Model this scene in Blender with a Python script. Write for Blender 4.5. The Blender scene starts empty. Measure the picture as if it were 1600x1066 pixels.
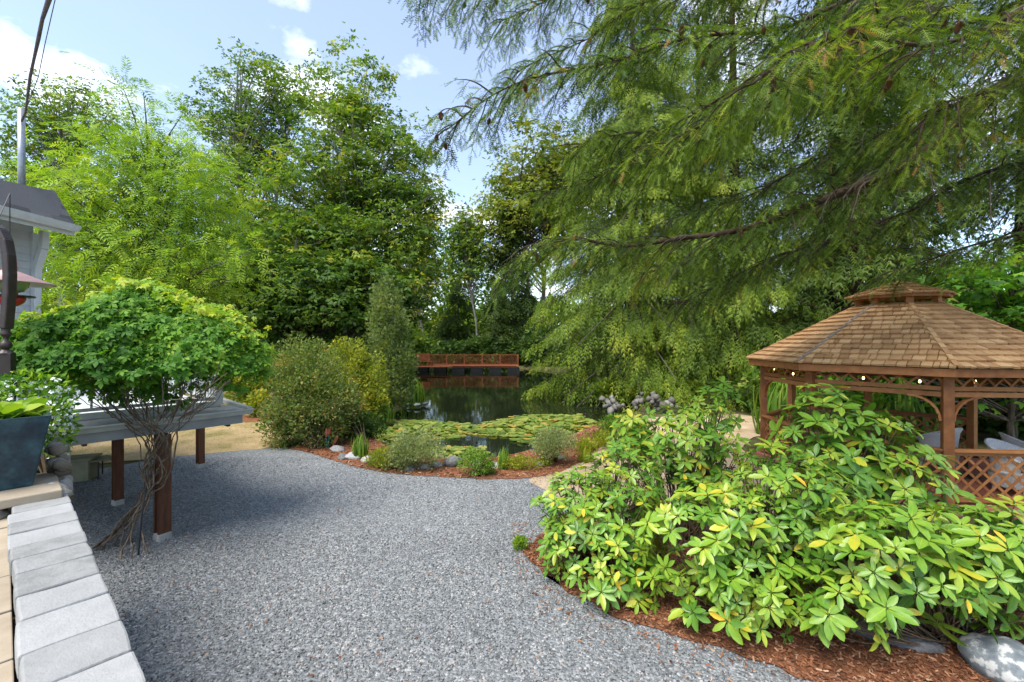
import bpy, bmesh, math, random
import numpy as np
from mathutils import Vector, Matrix, noise as mnoise

sc = bpy.context.scene
R = math.radians
rng = np.random.default_rng(7)
random.seed(7)
COL = sc.collection

# ------------------------------------------------------------------ camera
F = 680.0; EYE = 2.95                     # focal length in photo pixels, eye height over the gravel
cam = bpy.data.cameras.new('camera'); cam_o = bpy.data.objects.new('camera', cam); COL.objects.link(cam_o)
cam.sensor_width = 36; cam.lens = 36 * F / 1600; cam.clip_start = .05; cam.clip_end = 2000
cam_o.location = (0, 0, EYE); cam_o.rotation_euler = (R(90), 0, 0)
sc.camera = cam_o

# ------------------------------------------------------------------ sky, sun, exposure
SUN = Vector((-.34, -.38, .86)).normalized()
w = bpy.data.worlds.new('World'); sc.world = w; w.use_nodes = True
nt = w.node_tree; nt.nodes.clear(); N = nt.nodes.new; L = nt.links.new
sky = N('ShaderNodeTexSky'); sky.sky_type = 'NISHITA'; sky.sun_disc = False
sky.sun_elevation = math.asin(SUN.z); sky.sun_rotation = math.atan2(SUN.x, SUN.y)
sky.air_density = 1.0; sky.dust_density = .6; sky.ozone_density = 2.2
tc = N('ShaderNodeTexCoord'); sep = N('ShaderNodeSeparateXYZ'); L(tc.outputs['Generated'], sep.inputs[0])
zz = N('ShaderNodeMath'); zz.operation = 'ADD'; zz.inputs[1].default_value = .22; L(sep.outputs['Z'], zz.inputs[0])
zm = N('ShaderNodeMath'); zm.operation = 'MAXIMUM'; zm.inputs[1].default_value = .05; L(zz.outputs[0], zm.inputs[0])
dx = N('ShaderNodeMath'); dx.operation = 'DIVIDE'; L(sep.outputs['X'], dx.inputs[0]); L(zm.outputs[0], dx.inputs[1])
dy = N('ShaderNodeMath'); dy.operation = 'DIVIDE'; L(sep.outputs['Y'], dy.inputs[0]); L(zm.outputs[0], dy.inputs[1])
cb = N('ShaderNodeCombineXYZ'); L(dx.outputs[0], cb.inputs[0]); L(dy.outputs[0], cb.inputs[1]); cb.inputs[2].default_value = 8.9
n1 = N('ShaderNodeTexNoise'); n1.inputs['Scale'].default_value = 3.0; n1.inputs['Detail'].default_value = 9; n1.inputs['Roughness'].default_value = .55
L(cb.outputs[0], n1.inputs['Vector'])
rp = N('ShaderNodeValToRGB'); rp.color_ramp.elements[0].position = .55; rp.color_ramp.elements[1].position = .74
rp.color_ramp.elements[0].color = (.12, .12, .12, 1); rp.color_ramp.elements[1].color = (.97, .97, .97, 1)
L(n1.outputs['Fac'], rp.inputs[0])
mx = N('ShaderNodeMix'); mx.data_type = 'RGBA'; L(rp.outputs[0], mx.inputs['Factor'])
L(sky.outputs[0], mx.inputs['A']); mx.inputs['B'].default_value = (7.2, 7.25, 7.6, 1)
bg = N('ShaderNodeBackground'); bg.inputs['Strength'].default_value = .092; L(mx.outputs['Result'], bg.inputs['Color'])
L(bg.outputs[0], N('ShaderNodeOutputWorld').inputs[0])
sun = bpy.data.lights.new('sun', 'SUN'); sun_o = bpy.data.objects.new('sun', sun); COL.objects.link(sun_o)
sun.energy = 1.8; sun.angle = R(40); sun.color = (1, .94, .84)
sun_o.rotation_euler = SUN.to_track_quat('Z', 'Y').to_euler(); sun_o.location = (0, 0, 40)
vs = sc.view_settings; vs.view_transform = 'Standard'; vs.look = 'None'; vs.gamma = 1; vs.use_curve_mapping = False
vs.exposure = 1.80
cy = sc.cycles
cy.max_bounces = 6; cy.diffuse_bounces = 4; cy.glossy_bounces = 3; cy.transmission_bounces = 4; cy.transparent_max_bounces = 4
cy.use_denoising = True; cy.caustics_reflective = False; cy.caustics_refractive = False

# ------------------------------------------------------------------ helpers
def gp(x, y, z=0.0):                       # point of the level z seen at photo pixel x, y
    D = (EYE - z) * F / (y - 533); return Vector(((x - 800) / F * D, D, z))
def pd(x, y, D):                           # point at depth D seen at photo pixel x, y
    return Vector(((x - 800) / F * D, D, EYE - (y - 533) / F * D))
def tag(o, label=None, cat=None, group=None, kind=None):
    if label: o['label'] = label
    if cat: o['category'] = cat
    if group: o['group'] = group
    if kind: o['kind'] = kind
    return o
def link(o, parent=None):
    COL.objects.link(o)
    if parent is not None: o.parent = parent; o.matrix_parent_inverse = Matrix.Translation(-parent.location) if parent.type == 'EMPTY' and parent.parent is None and not any(parent.rotation_euler) else parent.matrix_world.inverted()
    return o
def empty(name, loc=(0, 0, 0), label=None, cat=None, group=None, parent=None):
    o = bpy.data.objects.new(name, None); o.location = loc; o.empty_display_size = .1; link(o, parent)
    return tag(o, label, cat, group)
def me_np(name, V, loops, starts, tint=None, smooth=False):
    me = bpy.data.meshes.new(name)
    me.vertices.add(len(V)); me.vertices.foreach_set('co', np.ascontiguousarray(V, dtype=np.float32).ravel())
    me.loops.add(len(loops)); me.loops.foreach_set('vertex_index', np.ascontiguousarray(loops, dtype=np.int32))
    me.polygons.add(len(starts)); me.polygons.foreach_set('loop_start', np.ascontiguousarray(starts, dtype=np.int32))
    if smooth: me.polygons.foreach_set('use_smooth', np.ones(len(starts), dtype=bool))
    if tint is not None:
        a = me.attributes.new('tint', 'FLOAT', 'FACE'); a.data.foreach_set('value', np.ascontiguousarray(tint, dtype=np.float32))
    me.update(calc_edges=True)
    return me
def obj_me(name, me, mat=None, parent=None):
    o = bpy.data.objects.new(name, me)
    if mat is not None and not me.materials: me.materials.append(mat)
    return link(o, parent)
def nrm(a): return a / np.maximum(np.linalg.norm(a, axis=-1, keepdims=True), 1e-9)
def scat_me(name, tm, P, X, Z, S, tint, smooth=False):
    """many copies of a small template (x along the leaf, y across, z out of its face) baked into one mesh"""
    tv, tf = tm[0], tm[1]; tv = np.asarray(tv, dtype=np.float64)
    P = np.asarray(P, dtype=np.float64); n = len(P); k = len(tv)
    X = nrm(np.asarray(X, dtype=np.float64)); Z = np.asarray(Z, dtype=np.float64)
    Z = nrm(Z - (Z * X).sum(1, keepdims=True) * X); Y = np.cross(Z, X)
    S = np.broadcast_to(np.asarray(S, dtype=np.float64).reshape(n, -1) if np.ndim(S) else np.full((n, 1), S), (n, 3)) if np.ndim(S) < 2 else np.asarray(S)
    V = P[:, None, :] + (tv[None, :, 0:1] * S[:, None, 0:1]) * X[:, None, :] + (tv[None, :, 1:2] * S[:, None, 1:2]) * Y[:, None, :] + (tv[None, :, 2:3] * S[:, None, 2:3]) * Z[:, None, :]
    V = V.reshape(-1, 3)
    fl = np.concatenate([np.asarray(f) for f in tf]); ln = np.array([len(f) for f in tf])
    loops = (fl[None, :] + (np.arange(n) * k)[:, None]).ravel()
    lens = np.tile(ln, n); starts = np.concatenate([[0], np.cumsum(lens)[:-1]])
    tt = np.repeat(np.asarray(tint, dtype=np.float32), len(tf)) if tint is not None else None
    if len(tm) > 2: tt = np.clip(tt + np.tile(np.asarray(tm[2], dtype=np.float32), n), 0, 1)       # paler veins
    return me_np(name, V, loops, starts, tt, smooth)
def scat(name, tm, P, X, Z, S, tint, mat, parent=None, smooth=False):
    o = obj_me(name, scat_me(name, tm, P, X, Z, S, tint, smooth), mat, parent); o['kind'] = 'stuff'; return o

class MB:                                   # collects boxes, beams, tubes, lathes into one mesh
    def __init__(s): s.v = []; s.f = []; s.t = []
    def add(s, vs, fs, t=0.5):
        b = len(s.v); s.v += [tuple(v) for v in vs]; s.f += [tuple(i + b for i in f) for f in fs]; s.t += [t] * len(fs); return s
    def box(s, c, d, rot=None, t=.5, taper=1.0):
        c = Vector(c); hx, hy, hz = d[0] / 2, d[1] / 2, d[2] / 2
        vs = []
        for z in (-1, 1):
            k = taper if z > 0 else 1
            for x, y in ((-1, -1), (1, -1), (1, 1), (-1, 1)):
                p = Vector((x * hx * k, y * hy * k, z * hz)); vs.append(c + (rot @ p if rot is not None else p))
        return s.add(vs, [(3, 2, 1, 0), (4, 5, 6, 7), (0, 1, 5, 4), (1, 2, 6, 5), (2, 3, 7, 6), (3, 0, 4, 7)], t)
    def beam(s, a, b, wd, ht, up=(0, 0, 1), t=.5):
        a = Vector(a); b = Vector(b); x = (b - a).normalized(); y = Vector(up).cross(x)
        if y.length < 1e-4: y = Vector((0, 1, 0)).cross(x)
        y.normalize(); z = x.cross(y); m = Matrix((x, y, z)).transposed()
        return s.box((a + b) / 2, ((b - a).length, wd, ht), m, t)
    def tube(s, pts, rad, n=6, t=.5, cap=True):
        pts = [Vector(p) for p in pts]; b = []; fs = []; vs = []
        m = len(pts); rad = list(rad) if hasattr(rad, '__len__') else [rad] * m
        if len(rad) != m: rad = list(np.interp(np.linspace(0, 1, m), np.linspace(0, 1, len(rad)), rad))
        prev = None
        for i, p in enumerate(pts):
            d = (pts[min(i + 1, m - 1)] - pts[max(i - 1, 0)]).normalized()
            if prev is None:
                u = d.orthogonal().normalized()
            else:
                u = prev - d * prev.dot(d); u = u.normalized() if u.length > 1e-6 else d.orthogonal().normalized()
            prev = u; v = d.cross(u)
            for k in range(n):
                a = 2 * math.pi * k / n; vs.append(p + (u * math.cos(a) + v * math.sin(a)) * rad[i])
        for i in range(m - 1):
            for k in range(n):
                k2 = (k + 1) % n; fs.append((i * n + k, i * n + k2, (i + 1) * n + k2, (i + 1) * n + k))
        if cap: fs.append(tuple(range(n))[::-1]); fs.append(tuple((m - 1) * n + k for k in range(n)))
        return s.add(vs, fs, t)
    def lathe(s, c, prof, n=20, a0=0, a1=2 * math.pi, t=.5):
        c = Vector(c); full = abs(a1 - a0 - 2 * math.pi) < 1e-4; m = n if full else n + 1; vs = []; fs = []
        for r, z in prof:
            for k in range(m):
                a = a0 + (a1 - a0) * k / n; vs.append(c + Vector((r * math.cos(a), r * math.sin(a), z)))
        for i in range(len(prof) - 1):
            for k in range(n):
                k2 = (k + 1) % m; fs.append((i * m + k, i * m + k2, (i + 1) * m + k2, (i + 1) * m + k))
        return s.add(vs, fs, t)
    def mesh(s, name, smooth=False, tint=False):
        me = bpy.data.meshes.new(name); me.from_pydata(s.v, [], s.f)
        if smooth: me.polygons.foreach_set('use_smooth', [True] * len(s.f))
        if tint:
            a = me.attributes.new('tint', 'FLOAT', 'FACE'); a.data.foreach_set('value', s.t)
        me.update(); return me
    def build(s, name, mat, parent=None, smooth=False, bevel=0, tint=False):
        o = obj_me(name, s.mesh(name, smooth, tint), mat, parent)
        if bevel:
            b = o.modifiers.new('bevel', 'BEVEL'); b.width = bevel; b.segments = 2; b.limit_method = 'ANGLE'
        return o
def inside(poly, x, y):                     # vectorised point-in-polygon
    x = np.asarray(x); y = np.asarray(y); c = np.zeros(x.shape, dtype=bool); n = len(poly)
    for i in range(n):
        x1, y1 = poly[i][0], poly[i][1]; x2, y2 = poly[(i + 1) % n][0], poly[(i + 1) % n][1]
        k = ((y1 > y) != (y2 > y)) & (x < (x2 - x1) * (y - y1) / ((y2 - y1) + 1e-12) + x1); c ^= k
    return c
def polydist(poly, x, y):
    d = np.full(np.shape(x), 1e9); n = len(poly)
    for i in range(n):
        a = np.array(poly[i][:2], dtype=float); b = np.array(poly[(i + 1) % n][:2], dtype=float); e = b - a
        t = np.clip(((x - a[0]) * e[0] + (y - a[1]) * e[1]) / (e @ e), 0, 1)
        d = np.minimum(d, np.hypot(x - a[0] - t * e[0], y - a[1] - t * e[1]))
    return d
def smooth_poly(pts, it=2, closed=True):
    p = [Vector((q[0], q[1], 0)) for q in pts]
    for _ in range(it):
        q = []
        n = len(p)
        for i in range(n if closed else n - 1):
            a, b = p[i], p[(i + 1) % n]; q += [a * .75 + b * .25, a * .25 + b * .75]
        p = q if closed else [p[0]] + q + [p[-1]]
    return [(v.x, v.y) for v in p]
def ragged(pts, amp=.06, step=.12, seed=0):
    out = []; r = random.Random(seed); n = len(pts)
    for i in range(n):
        a = Vector(pts[i]).to_2d(); b = Vector(pts[(i + 1) % n]).to_2d(); d = b - a
        if d.length > 30: out.append(a[:]); continue
        k = max(1, int(d.length / step))
        for j in range(k):
            p = a + d * (j / k); q = Vector((-d.y, d.x)).normalized() if d.length else Vector((0, 0))
            f = mnoise.noise(Vector((p.x * 1.3, p.y * 1.3, seed))) * 1.6 + mnoise.noise(Vector((p.x * 5, p.y * 5, seed + 9)))
            out.append(tuple(p + q * amp * f))
    return out
def sheet(name, poly, z, mat):
    bm = bmesh.new(); vs = [bm.verts.new((p[0], p[1], z)) for p in poly]
    f = bm.faces.new(vs); bmesh.ops.triangulate(bm, faces=[f]); bmesh.ops.recalc_face_normals(bm, faces=bm.faces)
    me = bpy.data.meshes.new(name); bm.to_mesh(me); bm.free()
    if me.polygons and me.polygons[0].normal.z < 0: me.flip_normals()
    return tag(obj_me(name, me, mat), kind='structure')

# ------------------------------------------------------------------ materials
def newmat(name):
    m = bpy.data.materials.new(name); m.use_nodes = True; nt = m.node_tree; nt.nodes.clear()
    return m, nt, nt.nodes.new, nt.links.new
def ramp(nt, fac, stops):
    r = nt.nodes.new('ShaderNodeValToRGB'); e = r.color_ramp.elements
    while len(e) < len(stops): e.new(.5)
    for i, (p, c) in enumerate(stops): e[i].position = p; e[i].color = (*c, 1)
    nt.links.new(fac, r.inputs[0]); return r.outputs[0]
def coordn(nt, kind='Object', scale=(1, 1, 1)):
    t = nt.nodes.new('ShaderNodeTexCoord'); m = nt.nodes.new('ShaderNodeMapping'); m.inputs['Scale'].default_value = scale
    nt.links.new(t.outputs[kind], m.inputs[0]); return m.outputs[0]
def noisen(nt, vec, scale, detail=4, rough=.6):
    n = nt.nodes.new('ShaderNodeTexNoise'); n.inputs['Scale'].default_value = scale; n.inputs['Detail'].default_value = detail; n.inputs['Roughness'].default_value = rough
    if vec is not None: nt.links.new(vec, n.inputs['Vector'])
    return n.outputs['Fac']
def mathn(nt, op, a, b):
    n = nt.nodes.new('ShaderNodeMath'); n.operation = op
    for i, q in enumerate((a, b)):
        if hasattr(q, 'links'): nt.links.new(q, n.inputs[i])
        else: n.inputs[i].default_value = q
    return n.outputs[0]
def bumpn(nt, h, strength=.4, dist=.02):
    b = nt.nodes.new('ShaderNodeBump'); b.inputs['Strength'].default_value = strength; b.inputs['Distance'].default_value = dist
    nt.links.new(h, b.inputs['Height']); return b.outputs[0]
def finish(nt, col, rough=.7, normal=None, spec=.4, metal=0.0, transl=0.0, emis=None):
    p = nt.nodes.new('ShaderNodeBsdfPrincipled')
    if hasattr(col, 'links'): nt.links.new(col, p.inputs['Base Color'])
    else: p.inputs['Base Color'].default_value = (*col, 1)
    p.inputs['Roughness'].default_value = rough; p.inputs['Specular IOR Level'].default_value = spec; p.inputs['Metallic'].default_value = metal
    if normal is not None: nt.links.new(normal, p.inputs['Normal'])
    if emis: p.inputs['Emission Color'].default_value = (*emis[0], 1); p.inputs['Emission Strength'].default_value = emis[1]
    out = nt.nodes.new('ShaderNodeOutputMaterial')
    if transl:
        t = nt.nodes.new('ShaderNodeBsdfTranslucent'); m = nt.nodes.new('ShaderNodeMixShader'); m.inputs[0].default_value = transl
        if hasattr(col, 'links'):
            g = nt.nodes.new('ShaderNodeMix'); g.data_type = 'RGBA'; g.blend_type = 'MULTIPLY'; g.inputs['Factor'].default_value = 1
            nt.links.new(col, g.inputs['A']); g.inputs['B'].default_value = (1.5, 1.45, .6, 1); nt.links.new(g.outputs['Result'], t.inputs[0])
        else: t.inputs[0].default_value = (*col, 1)
        nt.links.new(p.outputs[0], m.inputs[1]); nt.links.new(t.outputs[0], m.inputs[2]); nt.links.new(m.outputs[0], out.inputs[0])
    else: nt.links.new(p.outputs[0], out.inputs[0])
def leafmat(name, stops, rough=.5, spec=.35, transl=.3):
    stops = [(p, (min(.7, c[0] * 1.10), min(.7, c[1] * 1.10), c[2] * .80)) for p, c in stops]
    m, nt, Nn, Ll = newmat(name)
    a = Nn('ShaderNodeAttribute'); a.attribute_name = 'tint'
    finish(nt, ramp(nt, a.outputs['Fac'], stops), rough, None, spec, 0, transl); return m
def spotted_leaf(name, stops, rough, spec, transl):
    stops = [(p, (min(.7, c[0] * 1.12), min(.7, c[1] * 1.04), c[2] * .75)) for p, c in stops]
    m, nt, Nn, Ll = newmat(name); a = Nn('ShaderNodeAttribute'); a.attribute_name = 'tint'; g = Nn('ShaderNodeNewGeometry')
    f = mathn(nt, 'ADD', a.outputs['Fac'], mathn(nt, 'MULTIPLY', mathn(nt, 'SUBTRACT', noisen(nt, g.outputs['Position'], 16, 4), .5), .34))
    c = ramp(nt, f, stops); sp = ramp(nt, noisen(nt, g.outputs['Position'], 55, 3), [(.70, (0, 0, 0)), (.76, (1, 1, 1))])
    mx = Nn('ShaderNodeMix'); mx.data_type = 'RGBA'; Ll(sp, mx.inputs['Factor']); Ll(c, mx.inputs['A']); mx.inputs['B'].default_value = (.16, .11, .035, 1)
    finish(nt, mx.outputs['Result'], rough, bumpn(nt, noisen(nt, g.outputs['Position'], 70, 3), .25, .004), spec, 0, transl); return m
def noisemat(name, stops, scale=8, detail=6, rough=.8, bump=.3, bdist=.01, bscale=None, spec=.3, stretch=(1, 1, 1), coord='Object', rand=0.0, metal=0, nrough=.6):
    m, nt, Nn, Ll = newmat(name)
    v = coordn(nt, coord, stretch)
    if rand:
        oi = Nn('ShaderNodeObjectInfo'); ad = Nn('ShaderNodeVectorMath'); ad.operation = 'ADD'; cx = Nn('ShaderNodeCombineXYZ')
        for i in range(3): Ll(mathn(nt, 'MULTIPLY', oi.outputs['Random'], 37.0 + 11 * i), cx.inputs[i])
        Ll(v, ad.inputs[0]); Ll(cx.outputs[0], ad.inputs[1]); v = ad.outputs[0]
    f = noisen(nt, v, scale, detail, nrough)
    if rand:
        f = mathn(nt, 'ADD', mathn(nt, 'MULTIPLY', f, 1 - rand), mathn(nt, 'MULTIPLY', oi.outputs['Random'], rand))
    nb = bumpn(nt, noisen(nt, v, bscale or scale * 3, 5), bump, bdist) if bump else None
    finish(nt, ramp(nt, f, stops), rough, nb, spec, metal); return m
M = {}
M['redwood'] = noisemat('redwood_stain', [(.3, (.19, .070, .022)), (.55, (.345, .140, .044)), (.75, (.42, .19, .066))], 6, 6, .55, .25, .004, 40, .4, (1, 1, 1), 'Object', .35)
M['redwood_dark'] = noisemat('brown_post_stain', [(.3, (.055, .020, .010)), (.55, (.11, .040, .018)), (.8, (.17, .066, .031))], 5, 6, .6, .25, .004, 40, .35, (3, 3, .6), 'Object', .2)
M['dockwood'] = noisemat('dock_stain', [(.3, (.20, .062, .027)), (.6, (.30, .105, .045)), (.8, (.36, .145, .065))], 3, 5, .6, .1, .004, None, .3)
M['shingle'] = noisemat('cedar_shingle', [(.2, (.24, .125, .052)), (.45, (.46, .265, .120)), (.62, (.56, .345, .165)), (.85, (.63, .43, .23))], 4, 8, .85, .5, .006, 30, .2, (14, 2.0, 14), 'Object', .36)
M['hipcap'] = noisemat('grey_hip_cap', [(.3, (.19, .15, .115)), (.7, (.29, .23, .18))], 9, 5, .8, .3, .004, None, .2, (1, 1, 1), 'Object', .4)
M['cap'] = noisemat('pale_wall_stone', [(.25, (.17, .17, .16)), (.42, (.255, .258, .25)), (.6, (.30, .302, .295)), (.8, (.36, .362, .355))], 5, 12, .9, .8, .006, 60, .25, (1, 1, 1), 'Object', .3, 0, .7)
M['sand'] = noisemat('beige_slab', [(.25, (.26, .21, .15)), (.6, (.36, .30, .22)), (.8, (.42, .37, .30))], 4, 8, .85, .3, .006, 30, .2)
M['rubble'] = noisemat('rubble_stone', [(.3, (.13, .11, .08)), (.5, (.30, .27, .22)), (.7, (.46, .44, .42))], 11, 7, .85, .6, .02, 18, .25, (1, 1, 1), 'Object', .4)
M['rock'] = noisemat('grey_boulder', [(.28, (.12, .12, .12)), (.5, (.25, .25, .25)), (.72, (.42, .42, .41))], 4, 9, .85, .6, .02, 14, .25, (1, 1, 1), 'Object', .35)
M['paint'] = noisemat('white_paint', [(.3, (.48, .50, .505)), (.7, (.56, .58, .59))], 6, 4, .45, .05, .002, None, .4)
M['greyg'] = noisemat('grey_green_metal', [(.3, (.36, .385, .365)), (.7, (.46, .485, .465))], 5, 4, .4, .03, .002, None, .5)
M['fascia'] = noisemat('blue_grey_paint', [(.3, (.20, .215, .22)), (.7, (.26, .275, .28))], 5, 4, .5, .05, .002, None, .4)
M['membrane'] = noisemat('weathered_membrane', [(.3, (.17, .17, .17)), (.5, (.28, .28, .28)), (.75, (.40, .40, .40))], 2.5, 8, .7, .15, .004, None, .3)
M['deckwhite'] = noisemat('white_deck_coating', [(.3, (.58, .60, .62)), (.7, (.66, .68, .70))], 3, 5, .6, .05, .002, None, .3)
M['siding'] = noisemat('grey_siding', [(.3, (.40, .42, .43)), (.7, (.48, .50, .51))], 4, 4, .6, .05, .002, None, .3)
M['asphalt'] = noisemat('asphalt_shingle', [(.3, (.034, .036, .040)), (.7, (.080, .084, .092))], 30, 5, .9, .4, .006, None, .2, (1, 1, 1), 'Object', .4)
M['pipe'] = noisemat('galvanised_pipe', [(.3, (.26, .29, .32)), (.7, (.40, .43, .46))], 8, 4, .4, .02, .002, None, .5, metal=.5)
M['iron'] = noisemat('brown_iron', [(.3, (.022, .014, .012)), (.7, (.045, .029, .025))], 9, 5, .45, .1, .003, None, .5)
M['glaze'] = noisemat('blue_glaze', [(.32, (.004, .012, .022)), (.5, (.009, .034, .052)), (.68, (.030, .080, .098))], 7, 10, .3, .25, .004, 50, .4)
M['red'] = noisemat('red_plastic', [(.3, (.50, .02, .03)), (.7, (.62, .05, .05))], 5, 3, .3, 0, .002, None, .5)
M['pink'] = noisemat('faded_pink_tin', [(.3, (.42, .24, .22)), (.7, (.56, .36, .33))], 6, 4, .35, .05, .002, None, .5)
M['tan'] = noisemat('olive_cabinet', [(.3, (.17, .165, .10)), (.7, (.25, .24, .16))], 4, 4, .6, .05, .003, None, .3)
M['black'] = noisemat('black_metal', [(.3, (.012, .012, .013)), (.7, (.035, .035, .035))], 6, 4, .5, .05, .003, None, .4)
M['wicker'] = noisemat('white_wicker', [(.3, (.55, .54, .51)), (.6, (.74, .73, .70)), (.8, (.82, .81, .78))], 60, 3, .6, .6, .006, 90, .3)
M['cushion'] = noisemat('grey_cushion', [(.3, (.10, .09, .09)), (.7, (.16, .15, .15))], 20, 4, .9, .2, .004, None, .1)
M['brickfloor'] = noisemat('red_paving', [(.3, (.26, .09, .06)), (.6, (.36, .14, .09)), (.8, (.40, .20, .14))], 4, 6, .8, .2, .006, None, .2)
M['bark'] = noisemat('tree_bark', [(.3, (.05, .04, .03)), (.55, (.12, .10, .08)), (.78, (.22, .20, .17))], 4, 7, .9, .8, .03, 10, .15, (3, 3, .7))
M['palebark'] = noisemat('pale_bark', [(.3, (.14, .125, .11)), (.55, (.30, .28, .25)), (.78, (.44, .42, .39))], 3, 7, .9, .5, .03, 9, .15, (3, 3, .8))
M['firbark'] = noisemat('fir_bark', [(.3, (.022, .014, .010)), (.52, (.055, .036, .022)), (.78, (.10, .075, .05))], 9, 7, .9, .9, .02, 22, .15)
M['vinebark'] = noisemat('vine_bark', [(.3, (.06, .042, .03)), (.55, (.16, .12, .085)), (.8, (.30, .25, .19))], 14, 6, .85, .5, .006, 30, .2, (1, 1, 1), 'Object', .2)
M['deadtwig'] = noisemat('dead_twig', [(.3, (.09, .07, .05)), (.7, (.20, .165, .125))], 12, 4, .9, 0, .003, None, .15)
M['cone'] = noisemat('cone_scale', [(.3, (.08, .035, .018)), (.7, (.20, .10, .05))], 30, 4, .8, .3, .004, None, .2)
M['stem'] = noisemat('shrub_stem', [(.3, (.10, .065, .04)), (.7, (.22, .16, .10))], 12, 4, .8, .2, .004, None, .2)
M['concrete'] = noisemat('pale_concrete', [(.3, (.30, .29, .27)), (.7, (.46, .45, .42))], 7, 6, .85, .3, .006, None, .2)
M['teal'] = noisemat('teal_paint', [(.3, (.02, .10, .12)), (.7, (.03, .15, .17))], 6, 3, .4, 0, .003, None, .4)
M['copper'] = noisemat('rust_paint', [(.3, (.30, .09, .05)), (.7, (.42, .15, .09))], 8, 4, .5, .1, .003, None, .4)
M['cable'] = noisemat('service_cable', [(.3, (.10, .085, .10)), (.7, (.18, .15, .16))], 8, 3, .6, 0, .003, None, .3)
M['soil'] = noisemat('dark_soil', [(.3, (.03, .022, .015)), (.7, (.07, .05, .035))], 12, 6, .95, .5, .02, None, .1)
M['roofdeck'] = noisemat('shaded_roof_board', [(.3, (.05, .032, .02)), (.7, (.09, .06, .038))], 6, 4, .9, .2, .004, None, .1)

# ------------------------------------------------------------------ ground, pond, sheets
POND = smooth_poly([(-5.6, 16.2), (-4.5, 13.6), (-3.5, 12.0), (-2.3, 10.95), (-1.2, 10.75), (0, 11.1), (.95, 12.2), (2.1, 13.8), (3.6, 16.3), (5.2, 18.2), (6.6, 21), (8.5, 26), (8, 36),
                    (5, 46), (1.5, 52), (-12, 53), (-14, 45), (-8.5, 34), (-5.6, 24.5), (-5.9, 20.5), (-6.6, 18.5)], 2)
xs = np.unique(np.concatenate([np.linspace(-700, -40, 23), np.arange(-40, 42, .9), np.arange(-8, 9, .4), np.linspace(42, 700, 23)]))
ys = np.unique(np.concatenate([np.linspace(-300, -8, 12), np.arange(-8, 62, .9), np.arange(9.5, 23, .4), np.linspace(62, 900, 26)]))
GX, GY = np.meshgrid(xs, ys); dd = polydist(POND, GX, GY); ins = inside(POND, GX, GY)
GZ = np.where(ins, -np.clip(dd * 1.5, 0, 1.1), 0)
far = np.clip((np.hypot(GX, GY - 25) - 45) / 60, 0, 1)
GZ += (np.sin(GX * .05 + 1) * np.cos(GY * .043) * .8 + .9) * far - .008
nx, ny = len(xs), len(ys)
ii = (np.arange(ny - 1)[:, None] * nx + np.arange(nx - 1)[None, :]).ravel()
lp = np.stack([ii, ii + 1, ii + 1 + nx, ii + nx], 1)
m, nt, Nn, Ll = newmat('woodland_floor')
v = coordn(nt)
finish(nt, ramp(nt, noisen(nt, v, 1.1, 9, .68), [(.3, (.035, .03, .016)), (.48, (.075, .07, .03)), (.6, (.12, .12, .045)), (.75, (.20, .165, .09))]), .95, bumpn(nt, noisen(nt, v, 9, 6), .6, .05), .1)
M['woodland'] = m
tag(obj_me('ground', me_np('ground', np.stack([GX, GY, GZ], -1).reshape(-1, 3), lp.ravel(), np.arange(len(lp)) * 4, None, True), m), kind='structure')

m, nt, Nn, Ll = newmat('pond_water')
v = coordn(nt)
finish(nt, (.010, .013, .007), .025, bumpn(nt, noisen(nt, v, 3.2, 3), .035, .05), .5); m.node_tree.nodes['Principled BSDF'].inputs['IOR'].default_value = 1.33
sheet('pond_water', POND, -.30, m)

def gravel_mat(name, stops, scale):
    m, nt, Nn, Ll = newmat(name); v = coordn(nt)
    vo = Nn('ShaderNodeTexVoronoi'); vo.inputs['Scale'].default_value = scale; Ll(v, vo.inputs['Vector'])
    sp = Nn('ShaderNodeSeparateColor'); Ll(vo.outputs['Color'], sp.inputs[0])
    big = noisen(nt, v, .7, 4)
    f = mathn(nt, 'ADD', mathn(nt, 'MULTIPLY', sp.outputs[0], .8), mathn(nt, 'MULTIPLY', big, .3))
    h = mathn(nt, 'SUBTRACT', 1.0, vo.outputs['Distance'])
    finish(nt, ramp(nt, f, stops), .8, bumpn(nt, h, .8, .015), .3); return m
GST = [(.06, (.095, .101, .104)), (.35, (.147, .157, .162)), (.62, (.199, .212, .218)), (.88, (.27, .285, .292)), (.96, (.42, .41, .395)), (1.0, (.33, .235, .17))]
M['gravel'] = gravel_mat('blue_grey_gravel', GST, 42)
m, nt, Nn, Ll = newmat('gravel_chip'); a = Nn('ShaderNodeAttribute'); a.attribute_name = 'tint'
finish(nt, ramp(nt, a.outputs['Fac'], GST), .75, None, .35); M['chip'] = m
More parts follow.
